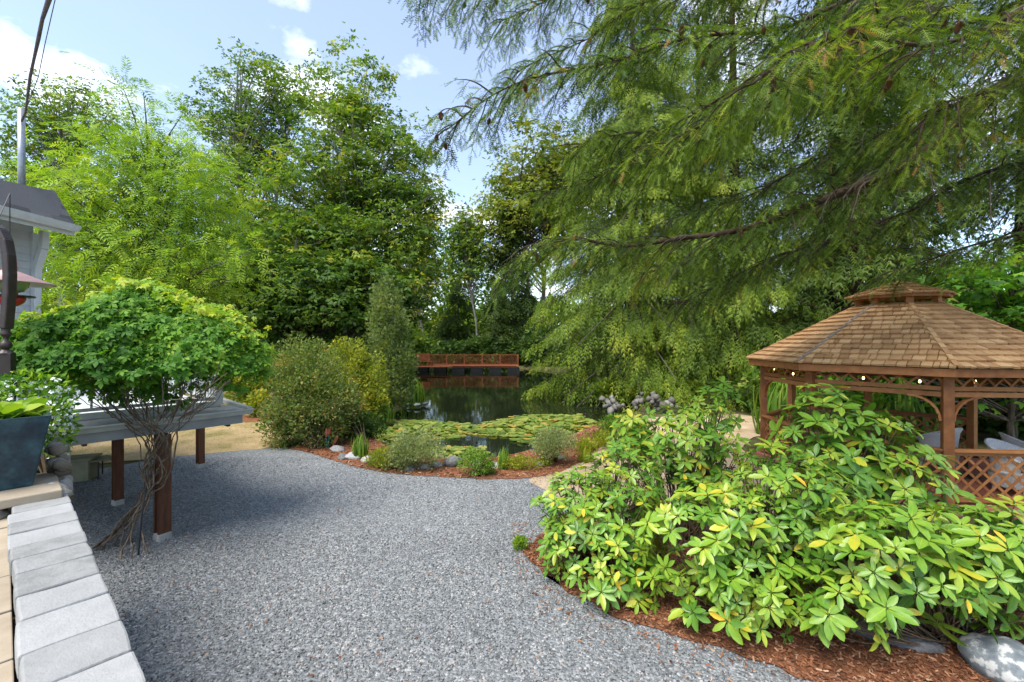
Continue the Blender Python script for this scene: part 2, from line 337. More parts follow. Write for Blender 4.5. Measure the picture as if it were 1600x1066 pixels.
# edge of the gravel seen against the pond bed, the path and the mulch under the rhododendrons
edge_far = [gp(x, y)[:2] for x, y in ((330, 700), (395, 696), (440, 700), (480, 704), (520, 714), (560, 726), (620, 737), (700, 741), (770, 744), (832, 743), (870, 742))]
edge_right = [(1.15, 8.2), (1.3, 7.3), (1.3, 6.5), (1.4, 5.6), (2.2, 4.8), (3.4, 4.0), (4.5, 3.2), (5.5, 2.6)]
GRAV = ragged(smooth_poly(edge_far + edge_right, 2, False) + [(5.5, 1.0), (.5, .3), (-1.6, 1.7), (-4.1, 4.1), (-9, 6.2), (-10.4, 8.8), (-8.6, 11.2)], .05, .10, 3)
sheet('gravel_yard', GRAV, .006, M['gravel'])
LAWN = ragged(smooth_poly([(-26, 8), (-13.5, 9), (-8.6, 11.0), (-6.6, 12.1), gp(440, 700)[:2], (-5.9, 14.6), (-6.5, 16), (-7.5, 18.5), (-7.2, 22), (-12, 26), (-30, 24)], 2), .08, .3, 5)
m, nt, Nn, Ll = newmat('dry_lawn'); v = coordn(nt)
finish(nt, ramp(nt, mathn(nt, 'ADD', mathn(nt, 'MULTIPLY', noisen(nt, v, .9, 6, .6), .8), mathn(nt, 'MULTIPLY', noisen(nt, v, 40, 3), .25)),
                [(.36, (.14, .15, .045)), (.46, (.30, .235, .11)), (.58, (.41, .30, .165)), (.75, (.50, .38, .22))]), .95, bumpn(nt, noisen(nt, v, 60, 4), .5, .02), .1)
M['dry'] = m
sheet('dry_lawn', LAWN, .010, m)
PATH = ragged(smooth_poly([(.3, 9.2), (.9, 8.2), (1.5, 7.0), (3.0, 6.4), (5.2, 6.4), (6.2, 7.6), (5.6, 9.6), (6.4, 12.5), (9, 14.5), (10, 17), (7.4, 18), (4.3, 15.9), (2.9, 13.4), (2.0, 11.6), (1.1, 10.0), (.5, 9.4)], 2), .08, .2, 6)
m, nt, Nn, Ll = newmat('dry_path'); v = coordn(nt)
finish(nt, ramp(nt, mathn(nt, 'ADD', mathn(nt, 'MULTIPLY', noisen(nt, v, 1.3, 6, .6), .75), mathn(nt, 'MULTIPLY', noisen(nt, v, 50, 3), .28)),
                [(.36, (.22, .20, .08)), (.46, (.39, .29, .185)), (.6, (.47, .36, .25)), (.75, (.54, .44, .32))]), .95, bumpn(nt, noisen(nt, v, 60, 4), .4, .02), .1)
sheet('sandy_path', PATH, .014, m)
m, nt, Nn, Ll = newmat('bark_mulch'); v = coordn(nt)
finish(nt, ramp(nt, mathn(nt, 'ADD', mathn(nt, 'MULTIPLY', noisen(nt, v, 45, 5, .7), .8), mathn(nt, 'MULTIPLY', noisen(nt, v, 1.6, 4), .25)),
                [(.36, (.075, .032, .018)), (.5, (.19, .078, .038)), (.62, (.28, .125, .064)), (.78, (.38, .21, .12))]), .95, bumpn(nt, noisen(nt, v, 50, 5), .8, .02), .1)
M['mulch'] = m
m, nt, Nn, Ll = newmat('mulch_chip'); a = Nn('ShaderNodeAttribute'); a.attribute_name = 'tint'
finish(nt, ramp(nt, a.outputs['Fac'], [(0, (.06, .028, .017)), (.4, (.18, .072, .036)), (.75, (.29, .13, .066)), (1, (.40, .26, .16))]), .9, None, .15); M['mulchchip'] = m
SHORE = [p for p in POND]
rim_out = smooth_poly([gp(x, y)[:2] for x, y in ((425, 697), (455, 702), (480, 707), (520, 720), (560, 732), (620, 742), (700, 747), (770, 750), (838, 748), (870, 741), (900, 728), (928, 708), (948, 690), (960, 678), (975, 664))], 2, False)
MRIM = list(rim_out) + [(4.6, 18.0), (2.5, 17.5), (0, 15), (-3, 15.5), (-5.2, 15.2)]
def grid_sheet(name, outer, hole, x0, x1, y0, y1, c, z, mat):
    gx = np.arange(x0, x1, c); gy = np.arange(y0, y1, c); X_, Y_ = np.meshgrid(gx, gy); ok = inside(outer, X_, Y_) & (~inside(hole, X_, Y_) | (polydist(hole, X_, Y_) < .05))
    n_ = len(gx) + 1; vx, vy = np.meshgrid(np.r_[gx, gx[-1] + c] - c / 2, np.r_[gy, gy[-1] + c] - c / 2)
    vx = vx + rng.uniform(-.3, .3, vx.shape) * c; vy = vy + rng.uniform(-.3, .3, vy.shape) * c
    jj, ii_ = np.nonzero(ok); b = jj * n_ + ii_; q = np.stack([b, b + 1, b + 1 + n_, b + n_], 1)
    uq, inv = np.unique(q.ravel(), return_inverse=True); V = np.stack([vx.ravel(), vy.ravel(), np.full(vx.size, z)], 1)[uq]
    return tag(obj_me(name, me_np(name, V, inv, np.arange(len(q)) * 4), mat), kind='structure')
grid_sheet('pond_mulch_bed', MRIM, POND, -6, 6, 9, 19, .06, .018, M['mulch'])
MRH = ragged(smooth_poly([(.9, 7.4), (.35, 6.6), (.15, 6.0), (.45, 5.4), (.85, 4.95), (1.35, 4.5), (2.0, 4.1), (3.0, 3.55), (4.5, 2.6), (7.5, 2.4), (7.5, 5.6), (6, 6.5), (3.2, 6.6), (1.6, 7.2)], 2), .09, .1, 9)
sheet('rhododendron_mulch_bed', MRH, .022, M['mulch'])
MLAWN = ragged([gp(x, y)[:2] for x, y in ((300, 655), (385, 661), (418, 658), (430, 652), (400, 650), (300, 645))], .05, .2, 11)
sheet('lawn_mulch_bed', MLAWN, .016, M['mulch'])

# loose crushed stones on the near gravel
def scatter_in(n, x0, x1, y0, y1, test):
    x = rng.uniform(x0, x1, n); y = rng.uniform(y0, y1, n); k = test(x, y); return x[k], y[k]
def chips(name, x, y, z, smin, smax, mat, seed, tmin=0, tmax=1):
    n = len(x); r = np.random.default_rng(seed)
    oc = [(1, .2, -.4), (-.9, -.3, -.4), (-.2, 1, -.4), (.3, -1, -.4), (.15, .1, .8)]
    of = [(0, 2, 4), (2, 1, 4), (1, 3, 4), (3, 0, 4)]
    P = np.stack([x, y, z + r.uniform(0, .010, n)], 1); s = r.uniform(smin, smax, n)[:, None] * r.uniform(.55, 1.15, (n, 3))
    me = scat_me(name, (oc, of), P, r.normal(size=(n, 3)) * np.array([1, 1, .3]), r.normal(size=(n, 3)) * .45 + np.array([0, 0, 1.]), s, np.repeat(0, n))
    co = np.empty(len(me.vertices) * 3, dtype=np.float32); me.vertices.foreach_get('co', co)
    co = co.reshape(-1, 3) + r.normal(size=(len(co) // 3, 3)) * smin * .22; me.vertices.foreach_set('co', co.astype(np.float32).ravel())
    t = np.clip(np.repeat(r.uniform(tmin, tmax, n) ** 1.15, 4) + r.normal(size=n * 4) * .04, 0, 1); me.attributes['tint'].data.foreach_set('value', t.astype(np.float32))
    me.update(); o = obj_me(name, me, mat); o['kind'] = 'stuff'; return o
visible = lambda x, y: (np.abs(x) < y * 1.22) & (y > 3.2)
gx1, gy1 = scatter_in(44000, -6, 4, 3.3, 6.6, lambda x, y: inside(GRAV, x, y) & visible(x, y) & (polydist(MRH, x, y) * (~inside(MRH, x, y)) > -1))
k = ~inside(MRH, gx1, gy1) | (rng.uniform(size=len(gx1)) < .05 + .8 * np.clip(1 - polydist(MRH, gx1, gy1) / .45, 0, 1) ** 1.5)
gx1, gy1 = gx1[k], gy1[k]
gx2, gy2 = scatter_in(24000, -9, 2, 6.6, 11, lambda x, y: inside(GRAV, x, y) & visible(x, y))
chips('loose_gravel', np.r_[gx1, gx2], np.r_[gy1, gy2], .010, .0065, .0155, M['chip'], 21)
# bark chips, needles
def bark(name, n, x0, x1, y0, y1, test, z, ln, seed):
    x, y = scatter_in(n, x0, x1, y0, y1, test); n = len(x); r = np.random.default_rng(seed)
    tm = ([(-.5, -.5, 0), (.5, -.4, 0), (.5, .5, .15), (-.5, .4, .15)], [(0, 1, 2, 3)])
    P = np.stack([x, y, np.full(n, z) + r.uniform(0, .016, n)], 1); a = r.uniform(0, 6.28, n)
    X = np.stack([np.cos(a), np.sin(a), r.normal(0, .3, n)], 1); Z = np.stack([r.normal(0, .4, n), r.normal(0, .4, n), np.ones(n)], 1)
    s = r.uniform(.5, 1.4, n) * ln
    return scat(name, tm, P, X, Z, np.stack([s, s * r.uniform(.10, .35, n), s], 1), r.uniform(0, 1, n), M['mulchchip'])
bark('bark_chips_under_rhododendrons', 34000, 0, 5.2, 3.2, 7, lambda x, y: (inside(MRH, x, y) | ((polydist(MRH, x, y) < .7) & (rng.uniform(size=len(x)) < .16 * (1 - polydist(MRH, x, y) / .7)))) & visible(x, y) & (x < 1.2 + (7 - y) * 1.6), .026, .04, 31)
bark('bark_chips_round_pond', 16000, -5.5, 4, 9, 15, lambda x, y: inside(MRIM, x, y) & ~inside(POND, x, y), .022, .06, 32)
bl_x, bl_y = scatter_in(26000, -22, -5.5, 9, 19, lambda x, y: inside(LAWN, x, y) & visible(x, y) & (y < 19))
M['drygrass'] = leafmat('dry_grass_blade', [(0, (.45, .34, .18)), (.6, (.40, .30, .14)), (.85, (.24, .23, .08)), (1, (.12, .19, .04))], .8, .1, .2)
def blades(name, x, y, z, h, seed, mat):
    n = len(x); r = np.random.default_rng(seed)
    tm = ([(0, -.08, 0), (0, .08, 0), (1, 0, .1)], [(0, 1, 2)])
    X = np.stack([r.normal(0, .45, n), r.normal(0, .45, n), np.ones(n)], 1)
    g = np.array([mnoise.noise(Vector((a * .5, b * .5, 3))) for a, b in zip(x, y)])
    return scat(name, tm, np.stack([x, y, np.full(n, z)], 1), X, r.normal(size=(n, 3)), h * r.uniform(.5, 1.3, n), np.clip(.35 + g * .5 + r.normal(0, .22, n), 0, 1), mat)
blades('lawn_grass', bl_x, bl_y, .01, .05, 5, M['drygrass'])
px_, py_ = scatter_in(9000, 0, 7, 6, 14, lambda x, y: inside(PATH, x, y) & visible(x, y) & (rng.uniform(size=len(x)) < np.clip(.08 + .9 * (1 - polydist(PATH, x, y) / .4), .05, 1)))
blades('path_grass', px_, py_, .014, .05, 6, M['drygrass'])

dbx, dby = scatter_in(650, -7, 2, 3.4, 11, lambda x, y: inside(GRAV, x, y) & visible(x, y))
n = len(dbx); r = np.random.default_rng(91); a_ = r.uniform(0, 6.28, n)
scat('fallen_leaf_litter', ([(0, 0, 0), (.5, .25, .12), (1, 0, .02), (.5, -.25, .08)], [(0, 1, 2, 3)]), np.stack([dbx, dby, np.full(n, .026)], 1), np.stack([np.cos(a_), np.sin(a_), r.normal(0, .15, n)], 1), np.stack([r.normal(0, .3, n), r.normal(0, .3, n), np.ones(n)], 1), r.uniform(.015, .05, n), r.uniform(.2, 1, n), M['mulchchip'])

# ------------------------------------------------------------------ stone wall, terrace, planter
WD = Vector((-.76, .65, 0)).normalized(); WN = Vector((-WD.y, WD.x, 0))           # along the wall; WN points to the terrace
W0 = Vector((-1.497, 1.786, 0))                                                    # outer edge of the caps at the picture's foot
WROT = Matrix((WD, WN, Vector((0, 0, 1)))).transposed()
sheet('terrace_base', [tuple((W0 - WD * 3 + WN * .3).to_2d()), tuple((W0 + WD * 3.5 + WN * .3).to_2d()), tuple((W0 + WD * 3.5 + WN * 6).to_2d()), tuple((W0 - WD * 3 + WN * 6).to_2d())], 1.40, M['soil'])
tp = empty('terrace_paving', W0 + WN * .5 + Vector((0, 0, 1.4))); tp['kind'] = 'structure'
for i in range(-6, 8):
    for j in range(3):
        c = W0 + WD * (i * .56 + (j % 2) * .2) + WN * (.355 + .27 + j * .56) + Vector((0, 0, 1.425 + random.uniform(-.004, .004)))
        MB().box(c, (.545, .545, .05), WROT).build('slab', M['sand'], tp, bevel=.006)
wl = empty('stone_wall', W0, 'long pale grey block wall with flat cap stones beside gravel', 'wall')
def stone_block(c, d, rot, name, mat, parent, seed, jit=.006, bev=.014):
    bm = bmesh.new(); bmesh.ops.create_cube(bm, size=1)
    bmesh.ops.subdivide_edges(bm, edges=bm.edges[:], cuts=3, use_grid_fill=True)
    for vtx in bm.verts:
        p = Vector((vtx.co.x * d[0], vtx.co.y * d[1], vtx.co.z * d[2]))
        for ax in range(3):                                                      # soften edges
            pass
        e = [abs(abs(vtx.co[a]) - .5) < 1e-4 for a in range(3)]
        if sum(e) >= 2: p *= 1 - .006 * sum(e)
        p += Vector([mnoise.noise(p * 5 + Vector((seed * 7.1, a * 5.3, 0))) for a in range(3)]) * jit * 2.4
        vtx.co = p
    me = bpy.data.meshes.new(name); bm.to_mesh(me); bm.free()
    o = bpy.data.objects.new(name, me); me.materials.append(mat)
    o.matrix_world = Matrix.Translation(c) @ rot.to_4x4(); o.rotation_mode = 'XYZ'
    COL.objects.link(o); o.parent = parent; o.matrix_parent_inverse = Matrix.Translation(-parent.location)
    b = o.modifiers.new('bevel', 'BEVEL'); b.width = bev; b.segments = 2; b.limit_method = 'ANGLE'; b.angle_limit = R(40)
    return o
s = -1.9; i = 0
ln_seq = [.36, .40, .34, .38, .42, .30, .33, .37, .31, .35, .29, .26, .33, .28, .30, .34]
while s < 3.42:
    l = ln_seq[i % len(ln_seq)] * (1.0 if s < 1 else .98)
    if s + l > 3.46: l = 3.46 - s
    inn = random.uniform(-.012, .022) + (.03 if i in (4, 5) else 0)
    rz = Matrix.Rotation(random.uniform(-.018, .018), 3, 'Z')
    stone_block(W0 + WD * (s + l / 2) + WN * (.175 - inn / 2) + Vector((0, 0, 1.49 + random.uniform(-.006, .006))), (l - .010, .36 - inn, .12), WROT @ rz, 'cap_stone', M['cap'], wl, i * 3.1, .0032, .011)
    s += l; i += 1
for row in range(4):
    s = -1.9 - (row % 2) * .2
    while s < 3.3:
        l = random.uniform(.38, .5)
        stone_block(W0 + WD * (s + l / 2) + WN * .19 + Vector((0, 0, .18 + row * .355)), (l - .012, .27, .345), WROT, 'wall_block', M['cap'], wl, row * 9 + s)
        s += l
# ledge that carries the planter, rubble face under it
lg = empty('rubble_ledge', W0 + WD * 3.6, 'rubble stone ledge with beige slab under blue planter', 'wall')
c0 = gp(98, 764, 1.62); LD = WN.copy(); LN = WD.copy()
LROT = Matrix((LD, LN, Vector((0, 0, 1)))).transposed()
MB().box(c0 + LD * .62 + LN * .42 + Vector((0, 0, -.04)), (1.24, .86, .08), LROT).build('coping_slab', M['sand'], lg, bevel=.012)
def rock_me(name, seed, sub=2, flat=.7, amp=.28):
    bm = bmesh.new(); bmesh.ops.create_icosphere(bm, subdivisions=sub, radius=1)
    for v_ in bm.verts:
        p = v_.co.copy(); k = 1 + amp * mnoise.noise(p * 1.1 + Vector((seed * 3.7, 0, 0))) * 1.5 + amp * .5 * mnoise.noise(p * 2.7 + Vector((0, seed * 5.1, 0)))
        v_.co = Vector((p.x * k, p.y * k, p.z * k * flat))
    me = bpy.data.meshes.new(name); bm.to_mesh(me); bm.free(); me.polygons.foreach_set('use_smooth', [True] * len(me.polygons)); return me
ROCKS = [rock_me('boulder', i, 3 if i < 3 else 2) for i in range(7)]
def put(name, me, loc, scale, rot, mat, parent=None):
    o = bpy.data.objects.new(name, me)
    if not me.materials: me.materials.append(mat)
    o.location = loc; o.scale = scale if hasattr(scale, '__len__') else (scale,) * 3; o.rotation_euler = rot
    COL.objects.link(o)
    if parent is not None: o.parent = parent; o.matrix_parent_inverse = Matrix.Translation(-parent.location) if parent.type == 'EMPTY' else Matrix()
    return o
RUB = [rock_me('rubble', 20 + i, 2, .8, .35) for i in range(5)]
for r_ in range(11):
    for k in range(8):
        p = c0 + LD * (.06 + k * .17 + random.uniform(-.03, .03)) + LN * random.uniform(.05, .1) + Vector((0, 0, -.17 - r_ * .14))
        put('rubble_stone', random.choice(RUB), p, (random.uniform(.08, .12), random.uniform(.07, .1), random.uniform(.07, .095)), (random.random(), random.random(), random.random() * 6), M['rubble'], lg)
for k in range(30):                                                               # the end of the ledge, up beside the planter
    p = c0 + LD * random.uniform(-.05, .05) + LN * random.uniform(.1, .8) + Vector((0, 0, -.1 - (k // 4) * .13))
    put('rubble_stone', random.choice(RUB), p, (random.uniform(.07, .11),) * 3, (random.random() * 3, random.random() * 3, 0), M['rubble'], lg)
for k, (x, y) in enumerate(((90, 703), (84, 700), (95, 716), (88, 722), (98, 735), (92, 745), (97, 727), (101, 752), (85, 735))):
    put('rubble_stone', RUB[k % 5], pd(x, y, 4.35 + .05 * (k % 3)), (.07, .07, .065), (k, k * 2, k), M['rubble'], lg)
# planter
pot = empty('planter_pot', pd(22, 757, 4.15), 'square tapered dark blue glazed planter on beige ledge', 'planter')
pc = pd(80, 650, 4.01) + WN * .36 + WD * .36; pc.z = 1.62
prot = WROT
def frustum(mb, z0, z1, w0, w1, c=pc, rot=prot, flip=False, capb=False):
    vs = []
    for z, ww in ((z0, w0), (z1, w1)):
        for x, y in ((-1, -1), (1, -1), (1, 1), (-1, 1)): vs.append(c + rot @ Vector((x * ww, y * ww, z)))
    fs = [(0, 1, 5, 4), (1, 2, 6, 5), (2, 3, 7, 6), (3, 0, 4, 7)]
    if flip: fs = [f[::-1] for f in fs]
    if capb: fs.append((3, 2, 1, 0))
    return mb.add(vs, fs)
mb = MB(); frustum(mb, 0, .62, .25, .36, capb=True); frustum(mb, .62, .645, .36, .365)
vs = [pc + prot @ Vector((x * q, y * q, .645)) for q in (.365, .315) for x, y in ((-1, -1), (1, -1), (1, 1), (-1, 1))]
mb.add(vs, [(0, 1, 5, 4), (1, 2, 6, 5), (2, 3, 7, 6), (3, 0, 4, 7)]); frustum(mb, .40, .645, .28, .315, flip=True)
po = mb.build('pot_body', M['glaze'], pot, bevel=.012)
mb = MB(); mb.add([pc + prot @ Vector((x * .31, y * .31, .57)) for x, y in ((-1, -1), (1, -1), (1, 1), (-1, 1))], [(0, 1, 2, 3)]); mb.build('soil', M['soil'], pot)

# leaf templates
def ovate(n=3, wd=.30, fold=.06, droop=.10):
    vs = [(0, 0, 0)]; prof = {3: [(.28, .85), (.62, 1.0), (.88, .55)]}[n]
    for x, k in prof: vs += [(x, wd * k, fold - droop * x * x), (x, 0, -droop * x * x), (x, -wd * k, fold - droop * x * x)]
    vs.append((1, 0, -droop)); fs = [(0, 2, 1), (0, 3, 2)]
    for i in range(n - 1):
        a = 1 + i * 3; fs += [(a, a + 1, a + 4, a + 3), (a + 1, a + 2, a + 5, a + 4)]
    a = 1 + (n - 1) * 3; e = len(vs) - 1; fs += [(a, a + 1, e), (a + 1, a + 2, e)]
    return vs, fs
T_OV = ovate(wd=.30)
T_DIA = ([(0, 0, 0), (.5, .28, .07), (1, 0, -.06), (.5, -.28, .07)], [(0, 1, 2, 3)])
T_NAR = ([(0, 0, 0), (.45, .13, .04), (1, 0, -.06), (.45, -.13, .04)], [(0, 1, 2, 3)])
def radial(tm, angs, sc_=None, tilt=0):
    V, Fc = [], []
    for i, a in enumerate(angs):
        b = len(V); s_ = sc_[i] if sc_ else 1; c, s = math.cos(R(a)), math.sin(R(a))
        for x, y, z in tm[0]: V.append((s_ * (x * c - y * s), s_ * (x * s + y * c), s_ * z - tilt * s_ * x * x))
        Fc += [tuple(j + b for j in f) for f in tm[1]]
    return V, Fc
T_TWO = radial(T_DIA, (-40, 40), None, .10)
T_LOBE = radial(T_DIA, (-62, 0, 62), (.8, 1, .8), .10)
HEX = ([(0, 0, 0), (.58, .27, .03), (1, 0, -.10), (.58, -.27, .03)], [(0, 1, 2, 3)])
T_FIVE = radial(HEX, (-130, -65, 0, 65, 130), (.62, .85, 1, .85, .62), .16)
def frond(pairs, leaf, l0=.30, droop=.35, ang=68):
    V, Fc = [], []
    for i in range(pairs):
        x = .12 + .82 * i / (pairs - 1)
        for sgn in (-1, 1):
            b = len(V); a = R(ang - 16 * x) * sgn; c, s = math.cos(a), math.sin(a); l = l0 * (1 - .35 * abs(x - .45) * 1.6)
            for lx, ly, lz in leaf[0]: V.append((x + l * (lx * c - ly * s), l * (lx * s + ly * c), l * lz - droop * x * x - .12 * l * lx))
            Fc += [tuple(j + b for j in f) for f in leaf[1]]
    b = len(V)
    for lx, ly, lz in leaf[0]: V.append((.94 + l0 * .8 * lx, l0 * .8 * ly, l0 * lz - droop))
    Fc += [tuple(j + b for j in f) for f in leaf[1]]
    return V, Fc
T_FROND = frond(7, T_NAR, .34, .38)
T_CED = frond(3, ([(0, .10, 0), (.1, -.10, 0), (1, 0, -.10)], [(0, 2, 1)]), .55, .45, 38)
T_SPR = frond(2, ([(0, 0, 0), (.45, .17, .03), (1, 0, -.05), (.45, -.17, .03)], [(0, 1, 2, 3)]), .62, .34, 42)
T_SPRAY = frond(4, ([(0, 0, 0), (.4, .2, .02), (1, 0, -.05), (.4, -.2, .02)], [(0, 1, 2, 3)]), .42, .30, 48)
def blade_tm(n=4, wd=.045, bend=.55):
    V, Fc = [], []
    for i in range(n + 1):
        t = i / n; V += [(t * (1 - .12 * t * t), wd * (1 - t ** 2.2) + .002, -bend * t ** 2.4), (t * (1 - .12 * t * t), -wd * (1 - t ** 2.2) - .002, -bend * t ** 2.4)]
    for i in range(n): Fc.append((2 * i, 2 * i + 1, 2 * i + 3, 2 * i + 2))
    return V, Fc
T_BLADE = blade_tm()
GREEN = {
 'vine': [(0, (.036, .110, .020)), (.35, (.085, .220, .028)), (.65, (.175, .330, .042)), (.9, (.30, .42, .052)), (1, (.42, .44, .07))],
 'maple': [(0, (.032, .072, .020)), (.4, (.082, .165, .034)), (.75, (.165, .255, .048)), (1, (.33, .33, .06))],
 'maplefall': [(0, (.05, .09, .02)), (.35, (.14, .20, .035)), (.7, (.27, .29, .05)), (1, (.38, .30, .06))],
 'walnut': [(0, (.085, .175, .028)), (.4, (.19, .325, .042)), (.75, (.30, .43, .060)), (1, (.42, .50, .08))],
 'cedar': [(0, (.040, .075, .015)), (.4, (.115, .185, .026)), (.75, (.215, .285, .038)), (1, (.34, .35, .055))],
 'darkfir': [(0, (.022, .045, .016)), (.45, (.052, .095, .026)), (.8, (.105, .160, .038)), (1, (.17, .22, .05))],
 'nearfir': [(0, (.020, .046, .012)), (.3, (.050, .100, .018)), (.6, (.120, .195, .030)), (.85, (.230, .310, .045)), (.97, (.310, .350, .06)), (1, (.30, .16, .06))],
 'pine': [(0, (0.073, 0.112, 0.051)), (.5, (0.154, 0.217, 0.090)), (.85, (0.267, 0.323, 0.135)), (1, (0.389, 0.375, 0.165))],
 'rust': [(0, (.048, .085, .030)), (.4, (.115, .175, .055)), (.72, (.19, .235, .075)), (.88, (.32, .25, .10)), (1, (.46, .26, .13))],
 'yellow': [(0, (0.068, 0.115, 0.023)), (.4, (0.186, 0.241, 0.040)), (.7, (0.335, 0.356, 0.057)), (1, (0.571, 0.437, 0.069))],
 'dark': [(0, (0.024, 0.054, 0.019)), (.5, (0.060, 0.120, 0.035)), (1, (0.130, 0.216, 0.051))],
 'silver': [(0, (0.109, 0.155, 0.081)), (.5, (0.226, 0.277, 0.155)), (1, (0.379, 0.405, 0.243))],
 'lime': [(0, (0.108, 0.160, 0.020)), (.5, (0.238, 0.290, 0.030)), (1, (0.389, 0.370, 0.050))],
 'grass': [(0, (0.050, 0.115, 0.021)), (.5, (0.124, 0.241, 0.037)), (1, (0.273, 0.368, 0.063))],
 'lily': [(0, (0.066, 0.115, 0.030)), (.4, (0.146, 0.223, 0.054)), (.7, (0.262, 0.317, 0.088)), (.9, (0.408, 0.365, 0.121)), (1, (0.467, 0.230, 0.095))],
 'lettuce': [(0, (0.086, 0.190, 0.020)), (.5, (0.184, 0.320, 0.030)), (1, (0.324, 0.420, 0.060))],
 'rhodo': [(0, (.045, .125, .020)), (.35, (.095, .235, .030)), (.62, (.185, .335, .042)), (.82, (.31, .40, .048)), (.93, (.48, .41, .04)), (1, (.56, .36, .05))],
}
for k_, st in GREEN.items():
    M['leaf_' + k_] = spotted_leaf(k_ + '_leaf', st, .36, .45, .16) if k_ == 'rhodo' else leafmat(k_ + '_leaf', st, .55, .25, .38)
def rand_dirs(r, n): return nrm(r.normal(size=(n, 3)))

# lettuce-like plant in the planter
r = np.random.default_rng(3); n = 220
a = r.uniform(0, 6.28, n); q = np.sqrt(r.uniform(0, 1, n)) * .27
P = np.stack([pc.x + q * np.cos(a), pc.y + q * np.sin(a), pc.z + .57 + r.uniform(0, .10, n)], 1)
X = np.stack([np.cos(a) * .6 + r.normal(0, .4, n), np.sin(a) * .6 + r.normal(0, .4, n), r.uniform(.3, 1.4, n)], 1)
pl = empty('planter_greens', (pc.x, pc.y, pc.z + .57), 'bright green leafy bedding plant growing in the blue planter', 'plant')
scat('leaves', ovate(wd=.42, fold=.1, droop=.5), P, X, np.stack([np.zeros(n), np.zeros(n), np.ones(n)], 1) + r.normal(0, .3, (n, 3)), r.uniform(.09, .17, n), r.uniform(0, 1, n), M['leaf_lettuce'], pl, True)

# white flowering shrub behind the planter
def flower_tm():
    return radial(([(0, 0, 0), (.6, .33, .12), (1, 0, .05), (.6, -.33, .12)], [(0, 1, 2, 3)]), (0, 72, 144, 216, 288))
M['petal'] = noisemat('white_petal', [(.3, (.74, .74, .76)), (.7, (.84, .84, .85))], 5, 2, .6, 0)
fb = empty('flowering_shrub', pd(75, 690, 4.9), 'shrub covered in small white flowers behind the planter', 'shrub')
n = 1500; r = np.random.default_rng(8)
def blob(r, n, c, rad, shell=.4):
    d = rand_dirs(r, n); u = r.uniform(0, 1, n) ** shell; return np.asarray(c) + d * u[:, None] * np.asarray(rad), d
cA = pd(45, 625, 4.95); PA, dA = blob(r, n, cA, (.40, .35, .34)); PB, dB = blob(r, 420, pd(88, 668, 4.75), (.10, .2, .32))
P = np.r_[PA, PB]; D_ = np.r_[dA, dB]
scat('leaves', T_DIA, P, D_ + r.normal(0, .6, P.shape), D_ + np.array([0, 0, .8]) + r.normal(0, .4, P.shape), r.uniform(.05, .09, len(P)), r.uniform(0, .9, len(P)), M['leaf_vine'], fb)
k = (P[:, 2] < cA.z + .22) & (r.uniform(size=len(P)) < .32) & (D_[:, 1] < .5)
Pf = P[k] + D_[k] * .04
scat('flowers', flower_tm(), Pf, r.normal(size=Pf.shape), D_[k] + np.array([0, -.6, .5]) + r.normal(0, .35, Pf.shape), r.uniform(.016, .028, len(Pf)), None, M['petal'], fb)
mb = MB()
for i in range(14):
    a = fb.location; b = Vector(P[i * 40]); mb.tube([a + Vector((0, 0, -.5)), a.lerp(b, .5) + Vector((0, 0, .05)), b], [.012, .008, .004], 5)
mb.build('stem', M['stem'], fb)

# brown turned post with an arched head, hummingbird feeder beside it
pp = pd(9, 640, 4.95); pst = empty('garden_post', (pp.x, pp.y, 1.45), 'dark brown iron post with beaded neck and curved head', 'post')
PZ = lambda y: pd(0, y, 4.95).z
mb = MB(); mb.box((pp.x, pp.y, (1.45 + PZ(552)) / 2), (.125, .125, PZ(552) - 1.45), Matrix.Rotation(.5, 3, 'Z')); mb.lathe((pp.x, pp.y, 0), [(.075, PZ(552)), (.04, PZ(547)), (.02, PZ(545))], 12)
mb.build('shaft', M['iron'], pst, bevel=.006)
MB().lathe((pp.x, pp.y, 0), [(r_, PZ(y_)) for r_, y_ in ((.02, 547), (.042, 544), (.055, 540), (.045, 535), (.024, 532), (.022, 527), (.042, 524), (.048, 521), (.034, 518), (.04, 513))], 14).build('bead', M['iron'], pst, smooth=True)
arc = [pd(x_, y_, 4.95) for x_, y_ in ((10, 514), (12, 490), (14.5, 460), (15.5, 430), (14, 400), (10, 377), (3, 362), (-8, 354), (-30, 352), (-50, 364), (-62, 392))]
mb = MB()
for a, b in zip(arc[:-1], arc[1:]): mb.beam(a, b + (b - a) * .12, .10, .075, (1, 0, .3))
mb.build('curved_head', M['iron'], pst, bevel=.014)
fd = pd(28, 455, 5.35); hf = empty('hummingbird_feeder', fd + Vector((0, 0, -.12)), 'red hummingbird feeder under a faded pink cone roof', 'bird feeder')
fx = Vector((fd.x - .10, fd.y, 0))
MB().lathe(fx, [(.02, fd.z + .34), (.05, fd.z + .26), (.40, fd.z + .105), (.405, fd.z + .09), (.05, fd.z + .20)], 24).build('cone_roof', M['pink'], hf, smooth=True)
MB().lathe(fx, [(.0, fd.z + .40), (.06, fd.z + .38), (.07, fd.z + .2), (.07, fd.z - .05)], 18).build('bottle', M['red'], hf, smooth=True)
m, nt, Nn, Ll = newmat('green_glass'); finish(nt, (.34, .46, .28), .1, None, .5); M['gglass'] = m
MB().lathe(fx, [(.17, fd.z + .12), (.16, fd.z + .06), (.12, fd.z + .0), (.06, fd.z - .02)], 20).build('glass_dome', M['gglass'], hf, smooth=True)
MB().lathe(fx, [(.12, fd.z - .06), (.14, fd.z - .09), (.12, fd.z - .14), (.07, fd.z - .18), (.0, fd.z - .19)], 20).build('red_dish', M['red'], hf, smooth=True)
MB().lathe(fx, [(.22, fd.z - .055), (.22, fd.z - .07), (.12, fd.z - .07)], 20).build('perch_ring', M['black'], hf)
